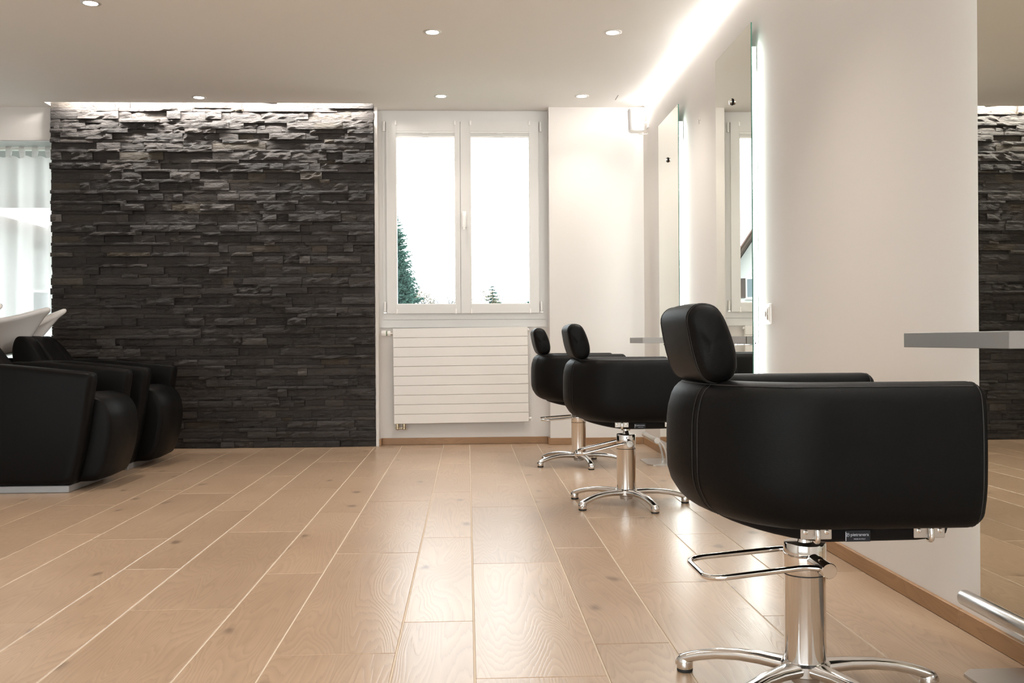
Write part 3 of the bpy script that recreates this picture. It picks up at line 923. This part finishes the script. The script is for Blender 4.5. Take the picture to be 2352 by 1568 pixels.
def seam_pts(kind):
    if kind == 'top':      # along the outer top edge
        return [surf(i / 90, .026, TOP - .0079) for i in range(91)]
    if kind in ('sideA', 'sideB'):
        s0 = .455 if kind == 'sideA' else .448
        out = []
        for k in range(26):
            zz = TOP - .008 - (TOP - BOT - .016) * k / 25
            e = 0
            if zz > TOP - .034: q = (zz - (TOP - .034)) / .034; e = .034 * (1 - math.sqrt(max(0, 1 - q * q)))
            if zz < BOT + .034: q = ((BOT + .034) - zz) / .034; e = .034 * (1 - math.sqrt(max(0, 1 - q * q)))
            out.append(surf(s0, HT - e + .0003, zz))
        return out
    if kind in ('frontN', 'frontF'):
        s0 = 0 if kind == 'frontN' else 1
        return [surf(s0, o_, z_, .010) * 1.0 for o_, z_ in section(.0018)]
def tube_mesh(name, pts, r, mat, n=6, loop=False):
    v, f = tube_data(pts, r, n, loop)
    return mesh(name, v, f, mat, True, 60)
HEAD = [(-.255, .848), (-.275, .842), (-.288, .822), (-.285, .790), (-.276, .745), (-.262, .705), (-.246, .688), (-.222, .683), (-.198, .692), (-.186, .715), (-.187, .748), (-.197, .785), (-.213, .822), (-.230, .842)]
def head_ring(ins, y_, sc_=1.0):
    P = [Vector((a, 0, b)) for a, b in HEAD]
    c = sum(P, Vector()) / len(P)
    # smooth closed curve, shrunk towards its centre by ins
    m = len(P); out = []
    for i in range(m):
        p0, p1, p2, p3 = P[(i - 1) % m], P[i], P[(i + 1) % m], P[(i + 2) % m]
        for k in range(3):
            t_ = k / 3
            q = .5 * ((2 * p1) + (p2 - p0) * t_ + (2 * p0 - 5 * p1 + 4 * p2 - p3) * t_ ** 2 + (3 * p1 - p0 - 3 * p2 + p3) * t_ ** 3)
            d = q - c
            q = c + d * max(.05, (1 - ins / d.length)) * sc_
            out.append(Vector((q.x, y_, q.z)))
    return out
def headrest_mesh():
    rings = []
    hw, r = .158, .030
    angs = [math.radians(q) for q in (90, 75, 60, 45, 30, 15, 0)]
    rings.append(head_ring(.030, -hw - .0060, .12)); rings.append(head_ring(.030, -hw - .0052, .45)); rings.append(head_ring(.030, -hw - .0032, .75))
    for a in angs: rings.append(head_ring(r * (1 - math.cos(a)), -hw + r - r * math.sin(a)) if False else head_ring(r * (1 - math.cos(a)), -(hw - r) - r * math.sin(a)))
    for k in range(1, 8): rings.append(head_ring(-.003 * math.sin(math.pi * k / 8), -(hw - r) + 2 * (hw - r) * k / 8))
    for a in reversed(angs): rings.append(head_ring(r * (1 - math.cos(a)), (hw - r) + r * math.sin(a)))
    rings.append(head_ring(.030, hw + .0032, .75)); rings.append(head_ring(.030, hw + .0052, .45)); rings.append(head_ring(.030, hw + .0060, .12))
    v, f = rings_data(rings)
    return mesh('headrest', v, f, M['leather'], True, 70)
def head_seam(s, dr):
    r = .030
    a = math.radians(dr)
    return head_ring(r * (1 - math.cos(a)) - .0004, s * (.128 + r * math.sin(a)))

def sell(name, cx, cy, cz, hx, hy, hz, mat, e=.35, nu_=24, nv=12):
    """superellipsoid cushion"""
    rings = []
    sg = lambda v_, p: math.copysign(abs(v_) ** p, v_)
    for i in range(nv + 1):
        ph_ = -math.pi / 2 + math.pi * i / nv
        ph_ = max(-1.5607, min(1.5607, ph_))
        rings.append([Vector((cx + hx * sg(math.cos(ph_), e * 1.3) * sg(math.cos(2 * math.pi * k / nu_), e), cy + hy * sg(math.cos(ph_), e * 1.3) * sg(math.sin(2 * math.pi * k / nu_), e), cz + hz * sg(math.sin(ph_), e * 1.6))) for k in range(nu_)])
    v, f = rings_data(rings)
    return mesh(name, v, f, mat, True, 80)
def pan_plan(i_):
    P = [(x_, y_) for x_, y_ in rrect(.232 - i_, .222 - i_, .06) if x_ > .1]
    P1 = [p for p in P if p[1] > 0]; P2 = [p for p in P if p[1] <= 0]
    B = [(-.03 - (.19 - i_) * math.sin(math.pi * k / 16), (.222 - i_) * math.cos(math.pi * k / 16)) for k in range(17)]
    return P1 + B + P2
def pan_mesh():
    secs = []
    for z_, i_, fx in ((.367, .05, 0), (.370, .02, 0), (.378, .004, 0), (.395, .0, 0), (.43, 0, 0)):
        secs.append([Vector((p[0] + .005, p[1], z_ + (.030 * max(0, (-.02 - p[0]) / .2) ** 1.5 * (1 if z_ < .43 else 0)) + (.006 * max(0, (p[0] - .05) / .18) ** 2 * (1 if z_ < .43 else 0)))) for p in pan_plan(i_)])
    v, f = rings_data(secs)
    return mesh('seat_pan', v, f, M['fabric'], True, 60)
def leg_mesh():
    prof = [(.020, .058, .030, .015), (.055, .0585, .025, .0145), (.10, .0605, .0195, .0135), (.15, .0595, .0175, .0125), (.20, .0535, .0165, .0120), (.24, .0445, .0160, .0120), (.265, .0365, .0165, .0125), (.282, .0295, .0165, .0130), (.294, .0240, .0145, .0110), (.300, .0200, .009, .0070)]
    rings = []
    for r, z_, hw, hh in prof:
        rings.append([Vector((r, hw * math.copysign(abs(math.cos(2 * math.pi * k / 16)) ** .75, math.cos(2 * math.pi * k / 16)), z_ + hh * math.copysign(abs(math.sin(2 * math.pi * k / 16)) ** .85, math.sin(2 * math.pi * k / 16)))) for k in range(16)])
    d1 = rings_data(rings)
    d2 = lathe_data([(0, .0075), (.0180, .0075), (.0190, .012), (.0185, .028), (.013, .038), (0, .04)], 18, MT((.280, 0, 0)))
    v, f = merge(d1, d2)
    return mesh('leg', v, f, M['chrome2'], True, 50)
def pad_mesh():
    v, f = lathe_data([(0, .0003), (.0165, .0003), (.0185, .002), (.0185, .0076), (0, .0076)], 18, MT((.280, 0, 0)))
    return mesh('foot_pad', v, f, M['rubber'], True, 40)
def lathe_mesh(name, prof, mat, n=32, Mx=None, auto=35):
    v, f = lathe_data(prof, n, Mx)
    return mesh(name, v, f, mat, True, auto)
def bracket_mesh():
    return box_mesh('bracket', (-.031, .031, -.0015, .0015, -.0095, .0145), M['zinc'], .0012, 1)
def bolt_mesh():
    P = fillet([(0, .004, .016), (0, -.0085, .016), (0, -.0115, -.004), (0, -.0095, -.0125), (0, .002, -.0125)], .006)
    return tube_mesh('hook', P, .0052, M['chrome2'], 10)
def text_mesh(name, body, size, mat):
    cu_ = bpy.data.curves.new(name, 'FONT'); cu_.body = body; cu_.size = size; cu_.align_x = 'CENTER'; cu_.extrude = .00012
    o_ = bpy.data.objects.new(name, cu_); COL.objects.link(o_)
    dg = bpy.context.evaluated_depsgraph_get()
    me = bpy.data.meshes.new_from_object(o_.evaluated_get(dg))
    me.materials.clear(); me.materials.append(mat)
    bpy.data.objects.remove(o_); bpy.data.curves.remove(cu_)
    return me

def chair(loc, base_rot, lever_rot, lever_dip, label):
    t = thing('styling_chair', loc, label, 'chair', 'black styling chairs facing the mirrors')
    # base
    for k in range(5):
        lg = link('leg', cached('leg', leg_mesh), t)
        lg.rotation_euler = (0, 0, base_rot + k * 2 * math.pi / 5)
        link('foot_pad', cached('pad', pad_mesh), lg)
    link('hub', cached('hub', lambda: lathe_mesh('hub', [(0, .040), (.040, .040), (.052, .046), (.053, .068), (.048, .074), (0, .074)], M['chrome2'])), t)
    link('pump_foot', cached('pump', lambda: lathe_mesh('pump_foot', [(0, .018), (.010, .018), (.010, .024), (.030, .025), (.032, .040), (0, .041)], M['zinc'])), t)
    link('column', cached('col', lambda: lathe_mesh('column', [(0, .074), (.0445, .074), (.0445, .262), (.0455, .264), (.0455, .326), (.0440, .330), (.020, .3305), (0, .3305)], M['chrome'], 48)), t)
    link('collar_line', cached('cl', lambda: lathe_mesh('collar_line', [(.0440, .2605), (.0452, .2605), (.0452, .2632), (.0440, .2632)], M['dark'], 48)), t)
    link('piston', cached('pis', lambda: lathe_mesh('piston', [(.0, .329), (.016, .330), (.013, .346), (.022, .348), (.022, .362), (0, .366)], M['chrome'])), t)
    # lever with its pivot
    pv = link('lever_pivot', cached('piv', lambda: lathe_mesh('lever_pivot', [(0, -.135), (.0150, -.135), (.0165, -.133), (.0165, -.040), (0, -.038)], M['chrome'], 24, MT((.0, 0, 0), (-math.pi / 2, 0, 0)))), t)
    # lathe axis turned to -Y
    pv.location = (.006, 0, .296)
    pv.rotation_euler = (0, lever_dip, lever_rot)
    def lev():
        P = fillet([(.0, -.118, .000), (-.035, -.104, .002), (-.222, -.100, -.019), (-.245, -.075, -.0215), (-.245, .080, -.0215), (-.222, .100, -.019), (-.02, .088, .002), (.004, .050, .001), (.004, .036, .0)], .022, 5)
        return tube_mesh('lever', P, .0062, M['chrome'], 12)
    link('pump_lever', cached('lever', lev), pv)
    # upholstery
    tb = link('tub', cached('tub', tub_mesh), t)
    link('seam', cached('s1', lambda: tube_mesh('seam', seam_pts('top'), .0011, M['stitch'])), tb)
    link('seam', cached('s2', lambda: tube_mesh('seam', seam_pts('sideA'), .0008, M['stitch'])), tb)
    link('seam', cached('s3', lambda: tube_mesh('seam', seam_pts('sideB'), .0008, M['stitch'])), tb)
    link('seam', cached('s4', lambda: tube_mesh('seam', seam_pts('frontN'), .0010, M['stitch'], 6, True)), tb)
    link('seam', cached('s5', lambda: tube_mesh('seam', seam_pts('frontF'), .0010, M['stitch'], 6, True)), tb)
    hr = link('headrest', cached('hr', headrest_mesh), t)
    for s in (-1, 1):
        for dr in (8, 22):
            link('seam', cached('h%d%d' % (s, dr), lambda: tube_mesh('seam', head_seam(s, dr), .0008, M['stitch'], 6, True)), hr)
    link('seat_cushion', cached('seat', lambda: sell('seat_cushion', .03, 0, .452, .215, .224, .060, M['leather'])), t)
    link('back_cushion', cached('backc', lambda: sell('back_cushion', -.175, 0, .565, .062, .19, .12, M['leather'], .5)), t)
    link('seat_pan', cached('pan', pan_mesh), t)
    # brackets, hooks, label on the near side of the pan
    for xx in (-.055, .171):
        b = link('bracket', cached('brk', bracket_mesh), t); b.location = (xx, -.2285, .3905)
        for s in (-.021, .021):
            sc_ = link('screw', cached('scr', lambda: lathe_mesh('screw', [(0, 0), (.0048, 0), (.0048, .001), (.0036, .0016), (0, .0016)], M['chrome'], 12, MT((0, -.0016, .005), (math.pi / 2, 0, 0)))), b); sc_.location = (s, 0, 0)
        link('hook', cached('hook', bolt_mesh), b)
    lb = link('woven_label', cached('lab', lambda: box_mesh('woven_label', (-.0245, .0245, -.0005, .0005, -.0105, .0115), M['label'])), t)
    lb.location = (.028, -.2292, .3865)
    e = link('lettering', cached('txt1', lambda: text_mesh('lettering', 'pietranera', .0088, M['print'])), lb)
    e.location = (.0032, -.0008, .0005); e.rotation_euler = (math.pi / 2, 0, 0)
    e = link('lettering', cached('txt2', lambda: text_mesh('lettering', 'MADE IN ITALY', .0034, M['print'])), lb)
    e.location = (.003, -.0008, -.0065); e.rotation_euler = (math.pi / 2, 0, 0)
    def emblem():
        d1 = tube_data([(.0033 * math.cos(2 * math.pi * k / 20), 0, .0033 * math.sin(2 * math.pi * k / 20)) for k in range(20)], .00035, 6, True)
        d2 = tube_data([(-.0012, 0, -.002), (-.0004, 0, .0016), (.0010, 0, .0014), (.0012, 0, .0002), (-.0008, 0, -.0002)], .0004, 6)
        v, f = merge(d1, d2)
        return mesh('emblem', v, f, M['print'])
    e = link('emblem', cached('emb', emblem), lb); e.location = (-.0205, -.0009, .0030)
    bxm = link('fold_stripe', cached('fold', lambda: box_mesh('fold_stripe', (-.0006, .0006, -.0003, .0003, -.009, .009), M['print'])), lb)
    bxm.location = (-.0243, -.0007, 0)
    return t
chair((.735, 2.15, 0), math.radians(2), 0.0, 0.0, 'black leather styling chair nearest the camera on its chrome pump base')
chair((.745, 4.672, 0), math.radians(0), math.radians(-4), math.radians(-8), 'black leather styling chair in the middle of the row of three')
chair((.690, 6.19, 0), math.radians(63), math.radians(3), math.radians(2), 'black leather styling chair farthest away beside the radiator')

# ------------------------------------------------------------------ washing chairs and basins
def wash_unit(yc, label, blabel):
    t = thing('washing_chair', (-2.07, yc, 0), label, 'chair', 'black washing chairs in front of the stone wall')
    bx('plinth', (-.62, 0, -.31, .31, .0005, .036), M['plinth'], t, .002, 1)
    # arms: side profile lofted across the thickness
    def arm(s):
        def ring(ins, y_):
            P = [(.022, .040), (.066, .20), (.094, .36), (.112, .50), (.128, .600), (.118, .622), (-.34, .668), (-.56, .670), (-.66, .640), (-.66, .040)]
            Q = fillet([Vector((a, 0, b)) for a, b in P], .03, 4, True)
            c = sum(Q, Vector()) / len(Q)
            out = []
            for q in Q:
                d = q - c
                out.append(Vector((q.x - ins * (d.x / max(.05, abs(d.x))), y_, q.z - ins * (d.z / max(.05, abs(d.z))))))
            return out
        y0, y1 = (.225, .335)
        rings = [ring(.030, y0), ring(.010, y0 + .004), ring(.0, y0 + .018), ring(0, y1 - .03), ring(.004, y1 - .014), ring(.012, y1 - .005), ring(.030, y1)]
        rings = [[Vector((p.x, p.y * s, p.z)) for p in r] for r in rings]
        v, f = rings_data(rings)
        return mk('armrest', v, f, M['vinyl'], t, True, 50)
    arm(-1); arm(1)
    # seat: profile swept across
    P = [(.02, .042), (.118, .046), (.152, .12), (.178, .22), (.190, .32), (.180, .41), (.138, .478), (.05, .505), (-.10, .500), (-.45, .47), (-.45, .042)]
    rings = []
    for ins, y_ in ((.03, -.221), (.010, -.217), (0, -.205), (-.004, 0), (0, .205), (.010, .217), (.03, .221)):
        Q = fillet([Vector((a, 0, b)) for a, b in P], .035, 4, True)
        c = sum(Q, Vector()) / len(Q)
        rings.append([Vector((q.x - ins * (q.x - c.x) / .15, y_, q.z - ins * (q.z - c.z) / .2)) for q in Q])
    v, f = rings_data(rings)
    mk('seat', v, f, M['vinyl'], t, True, 60)
    # reclined backrest with two side wings
    def slab(name, prof, y0, y1, r=.02):
        rings = []
        for ins, y_ in ((r, y0), (r * .3, y0 + r * .3), (0, y0 + r), (0, y1 - r), (r * .3, y1 - r * .3), (r, y1)):
            Q = fillet([Vector((a, 0, b)) for a, b in prof], .05, 5, True)
            c = sum(Q, Vector()) / len(Q)
            rings.append([Vector((q.x - ins * (q.x - c.x) / .18, y_, q.z - ins * (q.z - c.z) / .12)) for q in Q])
        v, f = rings_data(rings)
        return mk(name, v, f, M['vinyl'], t, True, 60)
    slab('backrest', [(-.30, .42), (-.50, .640), (-.60, .775), (-.655, .822), (-.72, .822), (-.74, .76), (-.60, .44)], -.11, .222)
    slab('backrest_wing', [(-.33, .42), (-.53, .640), (-.615, .785), (-.66, .822), (-.715, .818), (-.735, .72), (-.66, .44)], -.222, -.06)
    slab('backrest_wing', [(-.33, .42), (-.50, .640), (-.59, .765), (-.645, .812), (-.71, .81), (-.74, .74), (-.62, .44)], .10, .223)
    # pedestal carrying the basin
    PED = ([(.16, .20, .05, .0005, -.90, 0), (.14, .18, .05, .30, -.90, 0), (.12, .14, .05, .60, -.93, 0), (.10, .12, .04, .682, -.95, 0)])
    # basin
    tb = thing('wash_basin', (-2.07, yc, 0), blabel, 'wash basin', 'white ceramic basins behind the washing chairs')
    # bowl: rings of an egg plan, tilted; neck notch between two raised horns at the front
    cx, cz = -.905, .897
    nA = 72
    tilt = .20
    def rim(a):
        """plan radius (x,y) and extra height"""
        c, s_ = math.cos(a), math.sin(a)
        X = .26 * c if c < 0 else .285 * c
        Y = .255 * math.copysign(abs(s_) ** .9, s_)
        # horns about +-35 degrees, notch in the middle
        horn = math.exp(-((abs(a) - .50) / .26) ** 2)
        notch = math.exp(-(a / .27) ** 2)
        X += .125 * horn - .06 * notch
        Z = .020 * horn - .050 * notch
        return X, Y, Z
    angs = [-math.pi + 2 * math.pi * k / nA for k in range(nA)]
    def ring(f_, dz, zf):
        out = []
        for a in angs:
            X, Y, Z = rim(a)
            x_, y_ = X * f_, Y * f_
            out.append(Vector((cx + x_, y_, cz + dz + Z * zf + x_ * tilt)))
        return out
    outer = [(.30, -.205, 0), (.42, -.195, 0), (.55, -.165, .0), (.68, -.115, .1), (.80, -.068, .4), (.90, -.036, .8), (.97, -.022, 1), (1.0, -.012, 1), (1.005, 0, 1), (.99, .010, 1), (.955, .013, 1), (.92, .006, 1), (.88, -.014, .8), (.80, -.055, .4), (.68, -.10, .1), (.5, -.138, 0), (.25, -.152, 0), (.08, -.155, 0)]
    v, f = rings_data([ring(*q) for q in outer])
    mk('bowl', v, f, M['ceramic'], tb, True, 80)
    loft_rr('pedestal', PED, M['vinyl'], tb)
    lathe('drain', [(0, 0), (.022, 0), (.022, .003), (.016, .004), (0, .004)], M['chrome'], tb, 18, MT((cx, 0, cz - .156), (0, -tilt, 0)))
    tube('mixer_tap', fillet([(cx - .20, .10, .86), (cx - .20, .10, .99), (cx - .10, .09, 1.0), (cx - .07, .088, .965)], .03), .011, M['chrome'], tb, 10)
    return t
wash_unit(5.573, 'black washing chair nearest the camera at the left edge', 'white ceramic wash basin cut off by the left edge of the photo')
wash_unit(6.467, 'black washing chair farther back against the stone wall', 'white ceramic wash basin with two raised horns before the curtain')

# ------------------------------------------------------------------ outdoors
st(boxes('ground', [(-150, 150, 8.0, 320, -1.2, -1.0)], M['grass']))
def spruce(loc, H, Rb, label, seed, mat, layers=46, dens=1.0, cat='tree'):
    q = random.Random(seed)
    t = thing('spruce_tree', loc, label, cat)
    v, f = tube_data([(0, 0, 0), (0, 0, H * .5), (0, 0, H * .97)], [H * .018, H * .012, H * .002], 8)
    mk('trunk', v, f, M['bark'], t, True)
    V, Fc = [], []
    for i in range(layers):
        a = (i / layers) ** .9
        z_ = H * (.06 + .93 * a)
        rad = Rb * (1 - a) ** .78 + .10
        nb = int(dens * (15 - 7 * a))
        for k in range(nb):
            ang = q.uniform(0, 2 * math.pi)
            ln = rad * q.uniform(.68, 1.18)
            dr = ln * q.uniform(.12, .42)
            d = Vector((math.cos(ang), math.sin(ang), 0)); sd = Vector((-d.y, d.x, 0))
            m = 6
            P = []
            for j in range(m + 1):
                u_ = j / m
                P.append(Vector((0, 0, z_)) + d * ln * u_ + Vector((0, 0, -dr * math.sin(u_ * 2.2) + .28 * dr * u_ * u_)))
            for j in range(m):
                for _ in range(8):
                    u_ = q.random()
                    p = P[j].lerp(P[j + 1], u_)
                    s = q.choice((-1, 1))
                    wl = ln * q.uniform(.10, .26) * (1.15 - .6 * (j + u_) / m)
                    tip = p + sd * s * wl + d * wl * q.uniform(.1, .8) + Vector((0, 0, -wl * q.uniform(.2, 1.0)))
                    th = wl * .17
                    n0 = len(V)
                    V += [p + d * th, p - d * th, tip + Vector((0, 0, th * .3)), p.lerp(tip, .5) + Vector((0, 0, -th * 1.8))]
                    Fc += [(n0, n0 + 1, n0 + 2), (n0 + 1, n0 + 3, n0 + 2)]
            n0 = len(V)
            for j in range(m + 1): V += [P[j] + Vector((0, 0, .03)), P[j] - Vector((0, 0, .05 + .05 * ln * (1 - j / m)))]
            Fc += [(n0 + 2 * j, n0 + 2 * j + 1, n0 + 2 * j + 3, n0 + 2 * j + 2) for j in range(m)]
    me = bpy.data.meshes.new('foliage'); me.from_pydata([tuple(p) for p in V], [], Fc); me.materials.append(mat)
    link('foliage', me, t)
    return t
spruce((-7.55, 100, -1.1), 16.3, 3.9, 'tall dark green spruce tree seen through the left window pane', 5, M['needle'], 60, 2.0)
def px_at(px, Y): return (px - 1073.5) * Y / F_PX
spruce((px_at(1132, 130), 130, -1.1), 9.4, 3.6, 'small bluish pine tree in the right window pane', 8, M['needle2'], 22)
spruce((px_at(1222, 142), 142, -1.1), 9.6, 2.6, 'bluish conifer at the right edge of the right window pane', 9, M['needle2'], 24)
def bare_tree(loc, H, W_, label, seed, twig, leaf=None, name='bare_tree'):
    q = random.Random(seed)
    t = thing(name, loc, label, 'tree')
    V, Fc = [], []
    tips = []
    def grow(p, d, ln, r, depth):
        e = p + d * ln
        v, f = tube_data([p, p.lerp(e, .5) + Vector((q.uniform(-1, 1), q.uniform(-1, 1), 0)) * ln * .05, e], [r, r * .8, r * .6], 4, False, False)
        n0 = len(V); V.extend(v); Fc.extend(tuple(i + n0 for i in g) for g in f)
        if depth == 0:
            tips.append(e); return
        for _ in range(q.choice((2, 3, 3))):
            dd = (d + Vector((q.uniform(-.75, .75) * W_, q.uniform(-.6, .6), q.uniform(-.1, .5)))).normalized()
            grow(e, dd, ln * q.uniform(.6, .85), r * .55, depth - 1)
    grow(Vector((0, 0, 0)), Vector((0, 0, 1)), H * .28, H * .026, 5)
    mk('branches', V, Fc, twig, t)
    if leaf:
        V, Fc = [], []
        for p in tips:
            for _ in range(16):
                c = p + Vector((q.gauss(0, .3), q.gauss(0, .3), q.gauss(0, .3)))
                n0 = len(V)
                V += [c + Vector((q.uniform(-.11, .11), q.uniform(-.11, .11), q.uniform(-.11, .11))) for _ in range(3)]
                Fc.append((n0, n0 + 1, n0 + 2))
        me = bpy.data.meshes.new('leaves'); me.from_pydata([tuple(p) for p in V], [], Fc); me.materials.append(leaf)
        link('leaves', me, t)
    return t
for i, (px, Y, H_, lf, lb) in enumerate(((978, 120, 7.6, 'leafy', 'low ochre tree right beside the tall spruce'), (1000, 130, 7.9, None, 'thin bare tree next to the ochre tree'),
                                 (1033, 140, 9.4, None, 'bare tree at the right edge of the left window pane'), (1016, 165, 9.2, None, 'pale bare tree in the middle of the tree line'),
                                 (1096, 110, 7.2, 'leafy', 'thin yellowish tree at the left of the right window pane'), (1168, 150, 8.6, None, 'pale bare tree right of the small pine'),
                                 (1184, 140, 8.0, None, 'greyish bare tree between the two bluish conifers'))):
    bare_tree((px_at(px, Y), Y, -1.1), H_ * (1.04 if lf else 1.2), 1.0, lb, 30 + i, M['twig'], M[lf] if lf else None)

def house(loc, wdt, dep, eave, ridge, label, over=.9):
    """gable towards -Y"""
    t = thing('house', loc, label, 'house')
    hw = wdt / 2
    V = [(-hw, 0, 0), (hw, 0, 0), (hw, 0, eave), (0, 0, ridge), (-hw, 0, eave), (-hw, dep, 0), (hw, dep, 0), (hw, dep, eave), (0, dep, ridge), (-hw, dep, eave)]
    mk('walls', V, [(0, 1, 2, 3, 4), (9, 8, 7, 6, 5), (0, 5, 6, 1), (1, 6, 7, 2), (0, 4, 9, 5), (2, 7, 8, 3), (3, 8, 9, 4)], M['render'], t)
    sl_ = (ridge - eave) / hw
    for s in (-1, 1):
        e = hw + over
        th = .28
        prof = [(0, ridge + .05), (s * e * .72, ridge + .05 - sl_ * e * .72), (s * (e + .25), ridge + .15 - sl_ * e * .90)]
        rings = []
        for y_ in (-1.2, dep + .6):
            rings.append([Vector((a, y_, b)) for a, b in prof] + [Vector((a, y_, b + th)) for a, b in reversed(prof)])
        v, f = rings_data(rings)
        rf = mk('roof_slope', v, f, M['timber'], t)
        rings = []
        for y_ in (-1.3, dep + .7):
            rings.append([Vector((a, y_, b + th + .01)) for a, b in prof] + [Vector((a, y_, b + th + .16)) for a, b in reversed(prof)])
        v, f = rings_data(rings)
        mk('roof_tiles', v, f, M['tile'], rf)
        for u_ in (.45, .85):
            zz = ridge - sl_ * hw * u_
            bx('purlin', (s * hw * u_ - .12, s * hw * u_ + .12, -1.15, .0, zz - .28, zz - .02), M['timber'], rf)
    return t
def house_window(t, x_, z_, w_=1.0, h_=1.15, shutters=True):
    wn_ = boxes('window', [(x_ - w_ / 2 - .06, x_ + w_ / 2 + .06, -.05, .0, z_ - .06, z_ + h_ + .06)], M['whiter'], t)
    for k in (0, 1):
        bx('pane', (x_ - w_ / 2 + k * w_ / 2 + .02, x_ + (k * w_ / 2) - .02, -.06, -.051, z_ + .02, z_ + h_ - .02), M['pane'], wn_)
    bx('sill', (x_ - w_ / 2 - .12, x_ + w_ / 2 + .12, -.14, .0, z_ - .13, z_ - .065), M['whiter'], wn_)
    if shutters:
        for s in (-1, 1):
            xc = x_ + s * (w_ / 2 + .33)
            bx('shutter', (xc - .25, xc + .25, -.09, -.03, z_ - .02, z_ + h_ + .02), M['shutter'], wn_)
h1 = house((-19.1, 58.5, -1.1), 13.0, 12, 4.85, 14.6, 'white house with steep brown roof seen in the middle mirror', .9)
h1.rotation_euler = (0, 0, .36)
for xx, zz in ((4.35, 4.4), (1.3, 4.4), (-1.5, 4.4), (-4.8, 4.4), (5.2, 1.3), (2.2, 1.3), (-1.5, 1.3), (-4.8, 1.3), (1.6, 7.4), (-1.6, 7.4)):
    house_window(h1, xx, zz)
# low house and railing behind the sheer curtain
h2 = house((-18.6, 38, -1.1), 12.5, 9, 4.6, 6.5, 'pale low house with reddish roof behind the sheer curtain', .8)
for xx, zz in ((-3, 2.6), (0, 2.6), (3, 2.6), (-3, .6), (0, .6), (3, .6)):
    house_window(h2, xx, zz, 1.2, 1.2, False)
cn = thing('balcony_slab', (-6.0, 8.0, 0), 'grey balcony slab above the tall window outside', 'balcony')
bx('slab', (-2.6, 2.6, .0, 3.3, 2.42, 2.56), M['concrete'], cn)
bx('fascia_beam', (-2.6, 2.6, 3.3, 3.45, 2.30, 2.56), M['timber'], cn)
rl = thing('garden_railing', (-6.0, 13.0, -1.0), 'white metal garden railing with arched bars behind the curtain', 'railing')
for zz in (.05, 1.0, 1.9):
    tube('rail', [(-3.6, 0, zz), (3.0, 0, zz)], .02, M['whiter'], rl, 6)
for k in range(23):
    xx = -3.5 + .28 * k
    tube('arched_bar', [(xx, .03, .05), (xx, .03, 1.78), (xx + .04, .03, 1.88), (xx + .11, .03, 1.93), (xx + .18, .03, 1.88), (xx + .22, .03, 1.78), (xx + .22, .03, .05)], .011, M['whiter'], rl, 5)
